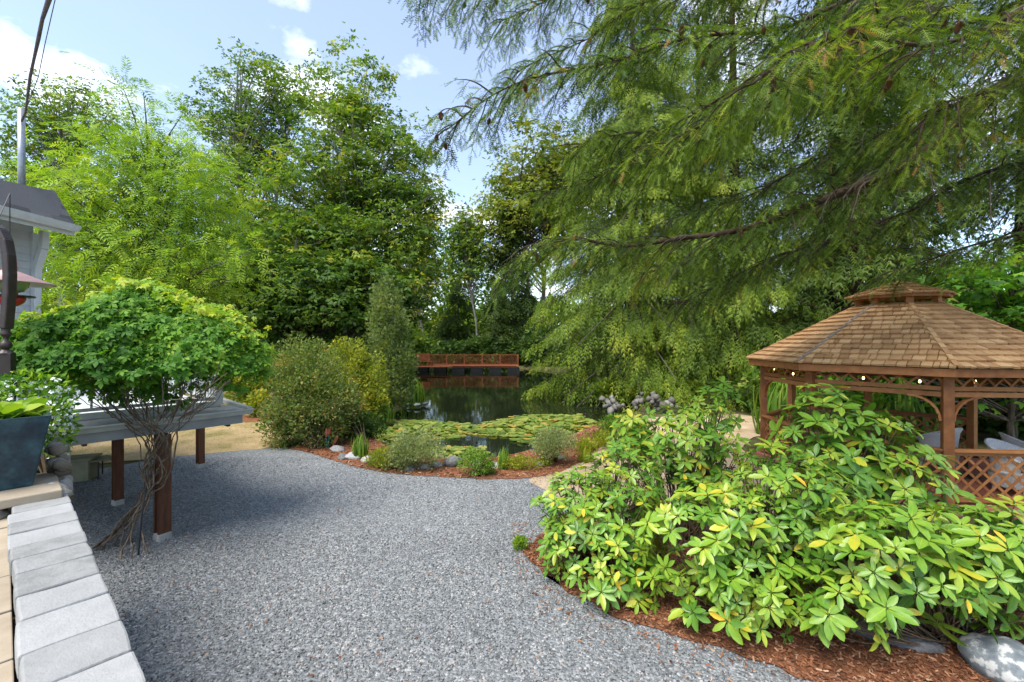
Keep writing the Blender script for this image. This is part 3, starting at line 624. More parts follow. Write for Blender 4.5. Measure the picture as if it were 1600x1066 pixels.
mb = MB(); mb.tube([fx + Vector((0, 0, fd.z + .38)), fx + Vector((0, 0, fd.z + 1.2)), Vector((arc[7].x, arc[7].y, arc[7].z))], .006, 5); mb.build('hanger', M['black'], hf)

# ------------------------------------------------------------------ house
hs = empty('house', (-11.2, 8, 0), 'grey sided house with dark shingle roof and white gutter at the left edge', 'house')
ec = pd(117, 356, 10.0); e0 = Vector((ec.x - .25, 3.0, ec.z)); rg1 = pd(86, 300, 10.35); rg0 = rg1 + Vector((-.73, -.5, 0)) * 4
wx = pd(56, 420, 10.0).x
MB().box((wx - 4, 6.3, ec.z / 2 + .1), (8, 7.3, ec.z + .1)).build('wall_core', M['siding'], hs)
z = .12
while z < ec.z - .3:
    mb = MB(); mb.add([(wx + .004, 2.7, z), (wx + .004, 9.9, z), (wx + .030, 9.9, z), (wx + .030, 2.7, z), (wx + .008, 2.7, z + .17), (wx + .008, 9.9, z + .17)],
                      [(3, 2, 5, 4), (0, 1, 2, 3), (1, 5, 2), (0, 3, 4)]); mb.build('siding_board', M['siding'], hs); z += .165
MB().box((wx - .005, 9.93, ec.z / 2 - .1), (.16, .12, ec.z - .1)).build('corner_board', M['paint'], hs, bevel=.006)
mb = MB(); mb.add([e0 + Vector((0, 0, .06)), ec + Vector((0, 0, .06)), rg1, rg0, e0, ec, rg1 - Vector((0, 0, .1)), rg0 - Vector((0, 0, .1))], [(0, 1, 2, 3), (7, 6, 5, 4), (1, 5, 6, 2), (0, 4, 5, 1)])
mb.add([rg0, rg1, rg1 + Vector((-4.5, .2, -2.4)), rg0 + Vector((-4.5, 0, -2.4))], [(0, 1, 2, 3)])
roof = mb.build('roof', M['asphalt'], hs)
sl = (rg1 - ec); nsh = 9
for i in range(nsh):
    for j in range(16):
        f0 = i / nsh; y0 = j / 16
        p0 = (e0 + Vector((0, 0, .06))).lerp(ec + Vector((0, 0, .06)), y0 + (.02 if i % 2 else 0)).lerp(rg0.lerp(rg1, y0), f0)
        p1 = (e0 + Vector((0, 0, .06))).lerp(ec + Vector((0, 0, .06)), min(1, y0 + .0615 + (.02 if i % 2 else 0))).lerp(rg0.lerp(rg1, min(1, y0 + .0615)), f0)
        if p0.y < 6.2: continue
        up_ = (rg1 - ec).normalized() * .17; nn = Vector((.6, 0, .75)) * .016
        MB().add([p0 + nn, p1 + nn, p1 + up_ + nn * .3, p0 + up_ + nn * .3, p0, p1], [(0, 1, 2, 3), (4, 5, 1, 0)]).build('shingle', M['asphalt'], roof)
mb = MB(); g0 = e0 + Vector((.02, 0, -.02)); g1 = ec + Vector((.02, 0, -.02))
prof = [(0, .06), (0, -.09), (.07, -.09), (.11, -.02), (.13, .06), (.115, .06), (.06, -.07), (.015, -.07)]
vs = [p + Vector((dx_, 0, dz_)) for p in (g0, g1) for dx_, dz_ in prof]; k = len(prof)
mb.add(vs, [(i, (i + 1) % k, (i + 1) % k + k, i + k) for i in range(k)] + [tuple(range(k))[::-1], tuple(range(k, 2 * k))]); mb.build('gutter', M['paint'], hs)
mb = MB(); mb.beam(e0 + Vector((-.02, 0, -.12)), ec + Vector((-.02, 0, -.12)), .03, .14); mb.build('fascia_board', M['paint'], hs)
MB().add([e0 + Vector((0, 0, -.1)), ec + Vector((0, 0, -.1)), Vector((wx - .02, ec.y, ec.z + .02)), Vector((wx - .02, 3, ec.z + .02))], [(0, 1, 2, 3)]).build('soffit', M['siding'], hs)
for yy, wd in ((9.93, .10), (8.95, .12), (7.7, .12)):
    mb = MB(); q = [(wx + .27, ec.z - .10), (wx + .25, ec.z - .50), (wx + .10, ec.z - .95), (wx + .06, ec.z - 2.6)]
    for a, b in zip(q[:-1], q[1:]): mb.beam((a[0], yy, a[1]), (b[0], yy, b[1]), wd, .15, (0, 1, 0))
    mb.build('eave_bracket', M['paint'], hs, bevel=.01)
mast = pd(34, 306, 9.75); top = pd(33, 205, 9.75)
MB().tube([mast + Vector((0, 0, -.3)), top + Vector((0, 0, .5))], .062, 14).build('service_mast', M['pipe'], hs, smooth=True)
MB().lathe((mast.x, mast.y, mast.z), [(.20, -.02), (.12, .03), (.075, .10), (.068, .14)], 14).build('mast_flashing', M['pipe'], hs, smooth=True)
wr = empty('service_cable', top, 'twisted dark service cable rising from the house mast', 'cable')
pts = [top + Vector((0, 0, .2)), pd(40, 175, 9.5), pd(47, 120, 9.0), pd(53, 92, 8.6), pd(60, 60, 8.2), pd(66, 30, 7.8), pd(76, 0, 7.2), pd(90, -45, 6.6), pd(120, -140, 6)]
MB().tube(pts, [.022, .02, .026, .024, .03, .028, .036, .026, .026], 7).build('cable', M['cable'], wr, smooth=True)
MB().tube([pts[0], pd(60, 120, 9), pd(70, 70, 8.4), pd(86, 0, 7.4), pd(105, -90, 6.4)], .007, 5).build('wire', M['cable'], wr)

# ------------------------------------------------------------------ raised deck
ED = Vector((.61, .79, 0)).normalized(); EN = Vector((-ED.y, ED.x, 0))             # along the gutter edge, and back towards the house
G0 = Vector((-5.96, 5.67, 0)) - ED * 1.2; G1 = Vector((-4.52, 7.53, 0)); EL = (G1 - G0).length; ZD = 1.80
EROT = Matrix((ED, EN, Vector((0, 0, 1)))).transposed()
dk = empty('raised_deck', Vector((-5.17, 6.43, 0)), 'raised deck on brown timber posts with grey gutter and railing', 'deck')
def strip(a, b, prof):                                                            # extrude an (out, up) profile along the edge
    mb = MB(); k = len(prof); vs = [p - EN * o_ + Vector((0, 0, z_)) for p in (a, b) for o_, z_ in prof]
    return mb.add(vs, [(i, i + k, (i + 1) % k + k, (i + 1) % k) for i in range(k)] + [tuple(range(k)), tuple(range(2 * k - 1, k - 1, -1))])
strip(G0, G1, [(-.02, ZD - .02), (-.02, ZD - .10), (.06, ZD - .10), (.10, ZD - .05), (.14, ZD - .02), (.14, ZD), (.12, ZD), (.05, ZD - .075), (.0, ZD - .075), (0, ZD - .02)]).build('gutter', M['greyg'], dk)
strip(G0 + EN * .02, G1 - ED * .12 + EN * .02, [(0, ZD - .085), (0, ZD - .25), (-.04, ZD - .25), (-.04, ZD - .085)]).build('fascia', M['fascia'], dk)
mb = MB(); mb.beam(G1 + EN * .05 + Vector((0, 0, ZD - .03)), G1 + EN * 1.3 + Vector((0, 0, ZD + .02)), .08, .07); mb.build('end_flashing', M['greyg'], dk)
mb = MB(); mb.box((G0 + G1) / 2 + EN * .40 + Vector((0, 0, ZD - .045)), (EL - .06, .78, .04), EROT); mb.build('edge_roof', M['membrane'], dk)
DW = 6.5
mb = MB(); mb.box((G0 + G1) / 2 + EN * (.80 + DW / 2) + Vector((0, 0, ZD - .02)) - ED * .1, (EL - .26, DW, .10), EROT); mb.build('deck_floor', M['deckwhite'], dk)
strip(G0, G1 - ED * .2, [(-.75, ZD - .02), (-.75, ZD + .07), (-.86, ZD + .07), (-.86, ZD - .02)]).build('curb', M['greyg'], dk)
for k in range(6):
    s_ = .6 + k * .9; mb = MB(); mb.beam(G0 + ED * min(s_, EL - .3) + EN * .1 + Vector((0, 0, ZD - .2)), G0 + ED * min(s_, EL - .3) + EN * 7.5 + Vector((0, 0, ZD - .2)), .045, .19); mb.build('joist', M['redwood_dark'], dk)
def post(base, w_, top, name='post'):
    o = empty(name, base, parent=dk) if False else None
    rr = EROT @ Matrix.Rotation(R(8), 3, 'Z')
    mb = MB(); h = top - .10
    for dx_ in (-1, 1): mb.box(base + rr @ Vector((0, dx_ * w_ * .34, 0)) + Vector((0, 0, .10 + h / 2)), (w_, w_ * .32, h), rr)
    mb.box(base + Vector((0, 0, .10 + h / 2)), (w_ * .8, w_ * .34, h - .004), rr)
    p = mb.build('post', M['redwood_dark'], dk, bevel=.004)
    mb = MB(); mb.box(base + Vector((0, 0, .035)), (w_ * 1.22, w_ * 1.22, .15), rr, taper=.86); mb.build('footing', M['concrete'], p, bevel=.02)
P1 = gp(254, 842); P2 = gp(184, 789); P3 = gp(313, 731)
post(P1, .165, ZD - .24); post(P2, .135, ZD - .1); post(P3, .135, ZD - .1)
cp = gp(104, 775) ; cpp = pd(101, 720, 5.75)
mb = MB(); mb.box((cpp.x, cpp.y, (ZD - .2) / 2), (.10, .10, ZD - .2), EROT); mb.build('corner_support', M['fascia'], dk, bevel=.006)
# railing
RL0 = G0 + EN * .805; RL1 = G1 - ED * .22 + EN * .805
rh = ZD + .06
for (a, b) in ((RL0, RL1), (RL1, RL1 + EN * 4.8)):
    mb = MB(); mb.beam(a + Vector((0, 0, rh + .95)), b + Vector((0, 0, rh + .95)), .09, .045); mb.build('top_rail', M['paint'], dk, bevel=.006)
    mb = MB(); mb.beam(a + Vector((0, 0, rh + .06)), b + Vector((0, 0, rh + .06)), .05, .05); mb.build('bottom_rail', M['greyg'], dk)
    n = int((b - a).length / (.20 if a is RL0 else .13))
    for i in range(1, n):
        p = a.lerp(b, i / n); MB().box(p + Vector((0, 0, rh + .51)), (.028, .028, .86), EROT).build('baluster', M['greyg'] if a is RL0 else M['paint'], dk)
for p in (RL1, RL1 + EN * 2.4, RL1 + EN * 4.8): MB().box(p + Vector((0, 0, rh + .5)), (.11, .11, 1.1), EROT).build('rail_post', M['paint'], dk, bevel=.008)

# cabinet and small table under the deck
cbp = gp(112, 754); cb_o = empty('storage_cabinet', cbp, 'small olive cabinet with panelled door under the deck', 'cabinet')
crot = Matrix.Rotation(R(-52), 3, 'Z') @ Matrix.Rotation(R(90), 3, 'Z')
crot = Matrix((Vector((.92, .39, 0)), Vector((-.39, .92, 0)), Vector((0, 0, 1)))).transposed()
MB().box(cbp + Vector((-.05, .2, .22)), (.52, .45, .44), crot).build('body', M['tan'], cb_o, bevel=.008)
MB().box(cbp + Vector((-.05, .2, .46)), (.60, .52, .04), crot).build('top', M['tan'], cb_o, bevel=.008)
fr = cbp + Vector((-.05, .2, .22)) - crot @ Vector((0, .232, 0))
for dx_, dz_, sx, sz in ((-.22, 0, .06, .42), (.22, 0, .06, .42), (0, .18, .38, .06), (0, -.18, .38, .06)):
    MB().box(fr + crot @ Vector((dx_, 0, dz_)), (sx, .02, sz), crot).build('door_frame', M['tan'], cb_o, bevel=.003)
tb = gp(157, 745); tb_o = empty('side_table', tb, 'small round olive topped side table with black legs under the deck', 'table')
MB().lathe(tb, [(0, .41), (.27, .41), (.275, .40), (.27, .385), (0, .385)], 24).build('table_top', M['tan'], tb_o)
for k in range(4):
    a = R(35 + 90 * k); MB().tube([tb + Vector((.21 * math.cos(a), .21 * math.sin(a), .39)), tb + Vector((.235 * math.cos(a), .235 * math.sin(a), 0))], .014, 7).build('leg', M['black'], tb_o)

# ------------------------------------------------------------------ vine over the deck corner
vn = empty('climbing_vine', gp(190, 862), 'twisted climbing vine with a wide dome of five-part leaves over the deck', 'vine')
r = np.random.default_rng(12)
outl = [(14, 556), (26, 528), (50, 502), (100, 487), (150, 480), (168, 460), (215, 442), (268, 456), (312, 482), (370, 498), (408, 540), (418, 582), (395, 612), (330, 600), (292, 640), (255, 605), (215, 640), (180, 612), (150, 625), (120, 582), (60, 574)]
pts_ = []
VD = 6.45
n0 = 40000
xq = r.uniform(0, 420, n0); yq = r.uniform(440, 645, n0); kin = inside(outl, xq, yq); xq, yq = xq[kin], yq[kin]
dist = polydist(outl, xq, yq); topd = yq - np.interp(xq, [5, 22, 50, 100, 150, 168, 215, 268, 312, 370, 408, 418], [560, 528, 502, 487, 480, 460, 442, 456, 482, 498, 540, 582])
half = 1.25 * np.sqrt(np.clip(topd / 120, .01, 1)) * np.clip(dist / 35, .15, 1)                         # depth of the dome above each spot
clump = np.array([mnoise.noise(Vector((a * .035, b * .05, 2))) for a, b in zip(xq, yq)])
keep = r.uniform(size=len(xq)) < np.where(yq > 574, .09, .62) + clump * .55
xq, yq, half, topd, clump = xq[keep], yq[keep], half[keep], topd[keep], clump[keep]
u = np.where(r.uniform(size=len(xq)) < .72, -1 + r.uniform(0, .25, len(xq)), r.uniform(-1, 1, len(xq)))
base_d = VD + (xq - 215) * .0028
Dq = base_d + half * u + clump * .45
P = np.stack([(xq - 800) / F * base_d, Dq, EYE - (yq - 533) / F * base_d], 1)
P += r.normal(0, .035, P.shape); P += np.stack([clump * 0, clump * 0, clump * .16], 1)
ns_ = 420; sx_ = r.uniform(40, 405, ns_); st_ = np.interp(sx_, [5, 22, 50, 100, 150, 168, 215, 268, 312, 370, 408, 418], [560, 528, 502, 487, 480, 460, 442, 456, 482, 498, 540, 582]) - np.abs(r.normal(0, 3, ns_)); bd_ = VD + (sx_ - 215) * .0028
P = np.r_[P, np.stack([(sx_ - 800) / F * bd_, bd_ + r.normal(0, .25, ns_), EYE - (st_ - 533) / F * bd_], 1)]; u = np.r_[u, r.uniform(-1, 1, ns_)]; xq = np.r_[xq, sx_]; clump = np.r_[clump, np.full(ns_, .35)]; topd = np.r_[topd, np.zeros(ns_)]
nrmv = np.stack([r.normal(0, .35, len(P)) + (xq - 215) / 400, u * .9 - .2, np.full(len(P), .75)], 1)
X = np.stack([r.normal(0, .7, len(P)) + (xq - 215) / 500, u * .5 + r.normal(0, .5, len(P)), r.uniform(-.9, .1, len(P))], 1)
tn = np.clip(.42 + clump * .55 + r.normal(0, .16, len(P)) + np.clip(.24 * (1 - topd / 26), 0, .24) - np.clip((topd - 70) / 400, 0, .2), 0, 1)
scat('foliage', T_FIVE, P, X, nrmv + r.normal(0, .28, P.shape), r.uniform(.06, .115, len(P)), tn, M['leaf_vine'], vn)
print('vine leaves', len(P))
def wob(a, b, n, amp, seed):
    a = Vector(a); b = Vector(b); out = []
    for i in range(n + 1):
        t = i / n; p = a.lerp(b, t); f = math.sin(math.pi * min(1, max(0, t)))
        out.append(p + Vector([mnoise.noise(Vector((t * 3.2, seed * 4.7, j * 9.1))) for j in range(3)]) * amp * (f * .7 + .3))
    return out
def cat(pts, it=3):
    p = [Vector(q) for q in pts]
    for _ in range(it):
        q = [p[0]]
        for a, b in zip(p[:-1], p[1:]): q += [a.lerp(b, .25), a.lerp(b, .75)]
        p = q + [p[-1]]
    return p
tint_ = M['vinebark']
for i in range(22):
    rr = random.Random(i); j = lambda s_: rr.uniform(-s_, s_)
    gd = 5.55 + rr.uniform(0, .75)
    g_ = gp(rr.choice([152, 165, 180, 200, 215, 235]) + j(12), 862 + j(14)); g_.z = .0
    m1 = pd(205 + j(14), 815 + j(12), 6.15 + j(.12)); m2 = pd(233 + j(9), 768 + j(14), 6.28 + j(.12)); m3 = pd(243 + j(18), 720 + j(12), 6.28 + j(.16)); m4 = pd(248 + j(28), 688 + j(10), 6.15 + j(.15))
    m5 = pd(245 + j(45), 650 + j(12), 6.05 + j(.2)); e_ = pd(235 + j(95), 588 + j(30), 6.2 + j(.45))
    if i < 11: path = cat([g_, m1, m2, m3, m4, m5, e_])
    else:
        loopx = -22 if i % 2 else 24
        path = cat([m2, pd(243 + loopx + j(8), 742, 6.2), m4, pd(240 + loopx * 2.2 + j(20), 655 + j(8), 6.05), pd(215 + loopx * 3 + j(50), 600 + j(25), 6.2 + j(.4))])
    r0 = rr.uniform(.007, .0145)
    path = [p + Vector([mnoise.noise(p * 7 + Vector((i * 3.3, k * 8, 0))) for k in range(3)]) * .035 for p in path]
    MB().tube(path, [r0 * (1 - .55 * t / len(path)) for t in range(len(path))], 6).build('vine_stem', M['vinebark'], vn, smooth=True)
for i in range(36):                                                                # thin runners up into the dome
    rr = random.Random(100 + i); x = rr.uniform(120, 370); a = pd(250 + (x - 250) * .35, 655 + rr.uniform(-8, 10), 6.1); b = pd(x, rr.uniform(560, 605), 6.2 + rr.uniform(-.5, .6)); mid = a.lerp(b, .5) + Vector((rr.uniform(-.15, .15), rr.uniform(-.1, .2), rr.uniform(-.22, .05)))
    MB().tube(cat([a, mid, b]), rr.uniform(.004, .008), 5).build('runner', M['vinebark'], vn, smooth=True)
MB().tube(cat([gp(216, 868), pd(222, 800, 6.0), pd(228, 760, 6.15)]), .012, 6).build('dark_stem', M['black'], vn)

# ------------------------------------------------------------------ gazebo
GC = Vector((8.69, 9.80, 0)); GR = 2.95; GT = R(152.5); ZF = .14; ZE = EYE - .60         # centre, eave radius, bearing of the left corner, floor, fascia foot
gz = empty('gazebo', GC, 'octagonal cedar gazebo with shingled roof, cupola and lattice rails', 'gazebo')
up = Vector((0, 0, 1))
def gv(k, r_, z): a = GT + k * math.pi / 4; return GC + Vector((math.cos(a) * r_, math.sin(a) * r_, z))
vs = [gv(k, 2.80, z) for z in (0, ZF) for k in range(8)]
MB().add(vs, [tuple(range(8, 16))] + [(k, (k + 1) % 8, (k + 1) % 8 + 8, k + 8) for k in range(8)]).build('floor', M['brickfloor'], gz)
# roof deck under the shingles, fascia
ZA = ZE + .15                                  # roof edge
ZT = EYE + .80; RT = .74                      # where the roof meets the cupola
mb = MB(); vs = [gv(k, GR + .02, ZA) for k in range(8)] + [gv(k, RT, ZT) for k in range(8)] + [gv(k, GR - .02, ZA - .03) for k in range(8)] + [gv(k, RT, ZT - .05) for k in range(8)]
mb.add(vs, [(k, (k + 1) % 8, (k + 1) % 8 + 8, k + 8) for k in range(8)] + [(k + 16, k + 24, (k + 1) % 8 + 24, (k + 1) % 8 + 16) for k in range(8)] + [(k, k + 16, (k + 1) % 8 + 16, (k + 1) % 8) for k in range(8)])
roof = mb.build('roof', M['roofdeck'], gz)
for k in range(8):
    mb = MB(); a0, a1 = gv(k, GR, ZE), gv(k + 1, GR, ZE); b0, b1 = gv(k, GR - .04, ZE), gv(k + 1, GR - .04, ZE); h = up * .15
    mb.add([a0, a1, b1, b0, a0 + h, a1 + h, b1 + h, b0 + h], [(0, 1, 5, 4), (2, 3, 7, 6), (3, 2, 1, 0), (4, 5, 6, 7), (0, 4, 7, 3), (1, 2, 6, 5)]); mb.build('fascia', M['redwood'], gz)
# shingles
SHM = []
for i in range(5):
    rr = random.Random(i); mb = MB(); t0 = .036; ws = 1
    mb.add([(-.5, 0, 0), (.5, rr.uniform(-.006, .006), 0), (.5, .24, 0), (-.5, .24, 0), (-.5, 0, t0), (.5, rr.uniform(-.006, .006), t0), (.5, .24, .004), (-.5, .24, .004)],
           [(3, 2, 1, 0), (4, 5, 6, 7), (0, 1, 5, 4), (1, 2, 6, 5), (2, 3, 7, 6), (3, 0, 4, 7)])
    me = mb.mesh('shingle'); me.materials.append(M['shingle']); SHM.append(me)
def shingle_facet(k, r0, z0, r1, z1, rows, sink):
    A0, A1, T0, T1 = gv(k, r0, z0), gv(k + 1, r0, z0), gv(k, r1, z1), gv(k + 1, r1, z1)
    x = (A1 - A0).normalized(); y = ((T0 + T1) / 2 - (A0 + A1) / 2); Ln = y.length; y.normalize(); n = x.cross(y)
    if n.z < 0: n = -n
    rr = random.Random(k * 77 + rows); stp = Ln / rows
    for i in range(rows):
        f = i / rows; a = A0.lerp(T0, f); b = A1.lerp(T1, f); wl_ = (b - a).length; p = -.02 + rr.uniform(0, .03)
        q = 0.0
        while q < wl_ - .02:
            wd = min(rr.uniform(.085, .20), wl_ - q)
            if wl_ - q - wd < .05: wd = wl_ - q
            lift = rr.uniform(-.002, .003); tlt = R(-5.2 + rr.uniform(-.9, .9))
            c = a + x * (q + wd / 2) + y * (-.025 + rr.uniform(-.006, .006)) + n * (.018 + lift)
            m3 = Matrix((x, y, x.cross(y))).transposed() @ Matrix.Rotation(tlt, 3, 'X') @ Matrix.Rotation(rr.uniform(-.008, .008), 3, 'Z')
            sink.append((c, m3, (wd - .011, stp * 1.45 / .24, 1.0), rr.randrange(5)))
            q += wd
sink = []
for k in range(8): shingle_facet(k, GR + .03, ZA, RT, ZT, 13, sink)
CZ = EYE + .935; CR = .92; CZT = CZ + .32
for k in range(8): shingle_facet(k, CR + .02, CZ + .05, .10, CZT + .05, 4, sink)
cp_ = cam_o.location
def faces_cam(c, m3): return (m3 @ Vector((0, 0, 1))).dot(cp_ - c) > 0 and abs(c.x) < c.y * 1.19
sink.sort(key=lambda q: (not faces_cam(q[0], q[1]), (q[0] - cp_).length))
rest = MB()
for i, (c, m3, s_, vi) in enumerate(sink):
    if i < 300:
        o = bpy.data.objects.new('shingle', SHM[vi]); o.matrix_world = Matrix.LocRotScale(c, m3.to_quaternion(), Vector(s_)); COL.objects.link(o); o.parent = roof
    else:
        me = SHM[vi]; rest.add([c + m3 @ Vector((v_.co.x * s_[0], v_.co.y * s_[1], v_.co.z)) for v_ in me.vertices], [tuple(p.vertices) for p in me.polygons])
rest.build('shingle_field', M['shingle'], roof)['kind'] = 'stuff'
# hip caps
for k in range(8):
    a, b = gv(k, GR + .05, ZA + .03), gv(k, RT, ZT + .03)
    for i in range(13):
        p = a.lerp(b, i / 13); q = a.lerp(b, (i + 1.15) / 13); mb = MB(); mb.beam(p + up * .016, q, .07, .018); mb.build('hip_cap', M['hipcap'] if k == 1 else M['shingle'], roof)
# cupola
cu = empty('cupola', GC, parent=gz)
cu.matrix_parent_inverse = Matrix.Translation(-GC)
def cub(mb, name, mat): o = mb.build(name, mat); o.parent = cu; o.matrix_parent_inverse = Matrix.Translation(-GC); return o
for k in range(8):
    mb = MB(); a0, a1 = gv(k, CR, CZ), gv(k + 1, CR, CZ); b0, b1 = gv(k, CR - .03, CZ), gv(k + 1, CR - .03, CZ); h = up * .06
    mb.add([a0, a1, b1, b0, a0 + h, a1 + h, b1 + h, b0 + h], [(0, 1, 5, 4), (2, 3, 7, 6), (3, 2, 1, 0), (4, 5, 6, 7), (0, 4, 7, 3), (1, 2, 6, 5)]); cub(mb, 'cupola_fascia', M['redwood'])
    p = gv(k, RT - .02, (ZT - .03 + CZ) / 2); a = GT + k * math.pi / 4
    mb = MB(); mb.box(p, (.10, .13, CZ - ZT + .12), Matrix.Rotation(a, 3, 'Z')); cub(mb, 'cupola_post', M['redwood'])
mb = MB(); vs = [gv(k, CR + .02, CZ + .055) for k in range(8)] + [GC + up * (CZT + .04)]
mb.add(vs, [(k, (k + 1) % 8, 8) for k in range(8)]); vs = [gv(k, CR - .02, CZ + .03) for k in range(8)]; mb.add(vs, [tuple(range(7, -1, -1))]); cub(mb, 'cupola_roof', M['shingle'])
for k in range(8):
    mb = MB(); mb.beam(gv(k, CR + .03, CZ + .085), GC + up * (CZT + .085), .06, .015); cub(mb, 'cupola_hip', M['shingle'])
# posts, rails, lattice, braces
PR = 2.62; PW = .145; ZR = ZF + .93; ZB = ZF + .10; FR = ZE - .22
for k in range(8):
    a = GT + k * math.pi / 4 + R(0); mb = MB(); mb.box(gv(k, PR, (ZF + ZE + .1) / 2), (PW, PW, ZE + .1 - ZF), Matrix.Rotation(a, 3, 'Z')); mb.build('post', M['redwood'], gz, bevel=.006)
    mb = MB(); mb.beam(gv(k, PR, ZE + .10), gv(k, RT + .05, ZT - .09), .06, .10); mb.build('rafter', M['redwood'], gz)
slats = []
def lattice(a, b, z0, z1, pitch, wd=.034, th=.010):
    x = (b - a).normalized(); W_ = (b - a).length; H_ = z1 - z0; out = x.cross(up)
    for sg, off in ((1, th * .6), (-1, -th * .6)):
        t = -H_ + pitch * .4
        while t < W_ + (0):
            p0, p1 = (t, 0.0), (t + H_, H_)
            if p0[0] < 0: p0 = (0, -t)
            if p1[0] > W_: p1 = (W_, W_ - t)
            if p1[0] - p0[0] > .02:
                q0, q1 = (p0, p1) if sg > 0 else ((W_ - p0[0], p0[1]), (W_ - p1[0], p1[1]))
                slats.append((a + x * q0[0] + up * (z0 + q0[1]) + out * off, a + x * q1[0] + up * (z0 + q1[1]) + out * off, out, wd, th))
            t += pitch
ENTRY = 4
for k in range(8):
    a, b = gv(k, PR, 0), gv(k + 1, PR, 0); x = (b - a).normalized(); a = a + x * PW / 2; b = b - x * PW / 2; out = x.cross(up)
    mb = MB(); mb.beam(a + up * FR, b + up * FR, .05, .075); mb.build('frieze_rail', M['redwood'], gz, bevel=.004)
    mb = MB(); mb.beam(a + up * (FR - .10) + out * .004, b + up * (FR - .10) + out * .004, .04, .085); mb.build('frieze_rail', M['redwood'], gz, bevel=.004)
    mb = MB(); mb.beam(a + up * (ZE + .04), b + up * (ZE + .04), .05, .09); mb.build('top_plate', M['redwood'], gz)
    lattice(a, b, FR + .03, ZE + .01, .25)
    for p, d in ((a, x), (b, -x)):                                             # curved corner braces
        prev = None; mb = MB(); pts = []
        for i in range(7):
            t = i / 6 * math.pi / 2; pts.append(p + d * (.42 * (1 - math.cos(t)) + .01) + up * (FR - .14 - .42 * (1 - math.sin(t))))
        for q0, q1 in zip(pts[:-1], pts[1:]): mb.beam(q0, q1 + (q1 - q0) * .1, .035, .07, out)
        mb.build('brace', M['redwood'], gz)
    if k != ENTRY:
        mb = MB(); mb.beam(a - x * .04 + up * ZR + out * -.0, b + x * .04 + up * ZR, .15, .04); mb.build('hand_rail', M['redwood'], gz, bevel=.006)
        mb = MB(); mb.beam(a + up * (ZR - .05), b + up * (ZR - .05), .04, .06); mb.build('upper_rail', M['redwood'], gz)
        mb = MB(); mb.beam(a + up * ZB, b + up * ZB, .045, .08); mb.build('lower_rail', M['redwood'], gz)
        lattice(a, b, ZB + .03, ZR - .07, .225, .042)
slats.sort(key=lambda q: ((q[0] + q[1]) / 2 - cp_).length)
rest = MB()
for i, (p0, p1, out, wd, th) in enumerate(slats):
    mb = MB() if i < 298 else rest
    mb.beam(p0, p1, th, wd, p0.__class__((p1 - p0)).cross(out))
    if i < 298: mb.build('lattice_slat', M['redwood'], gz)
rest.build('lattice_field', M['redwood'], gz)['kind'] = 'stuff'
# string lights
sg = empty('string_light', gv(1, PR - .1, ZE - .02), 'string of small warm bulbs under the gazebo eave', 'string light')
m, nt, Nn, Ll = newmat('lit_bulb'); finish(nt, (1, .75, .4), .3, None, .3, 0, 0, ((1, .60, .22), 3.5)); M['bulb'] = m
pts = []
for k in range(0, 4):
    for i in range(12): pts.append(gv(k, PR - .10, ZE - .02).lerp(gv(k + 1, PR - .10, ZE - .02), i / 12) - up * (.03 + .03 * math.sin(i * 1.9)))
MB().tube(pts, .005, 5).build('wire', M['black'], sg)
for i in range(2, len(pts), 5):
    MB().lathe(pts[i] - up * .075, [(0, -.022), (.012, -.016), (.018, 0), (.014, .022), (.011, .035)], 10).build('bulb', M['bulb'], sg, smooth=True)
    MB().lathe(pts[i] - up * .075, [(.013, .033), (.013, .08), (0, .08)], 8).build('socket', M['black'], sg)
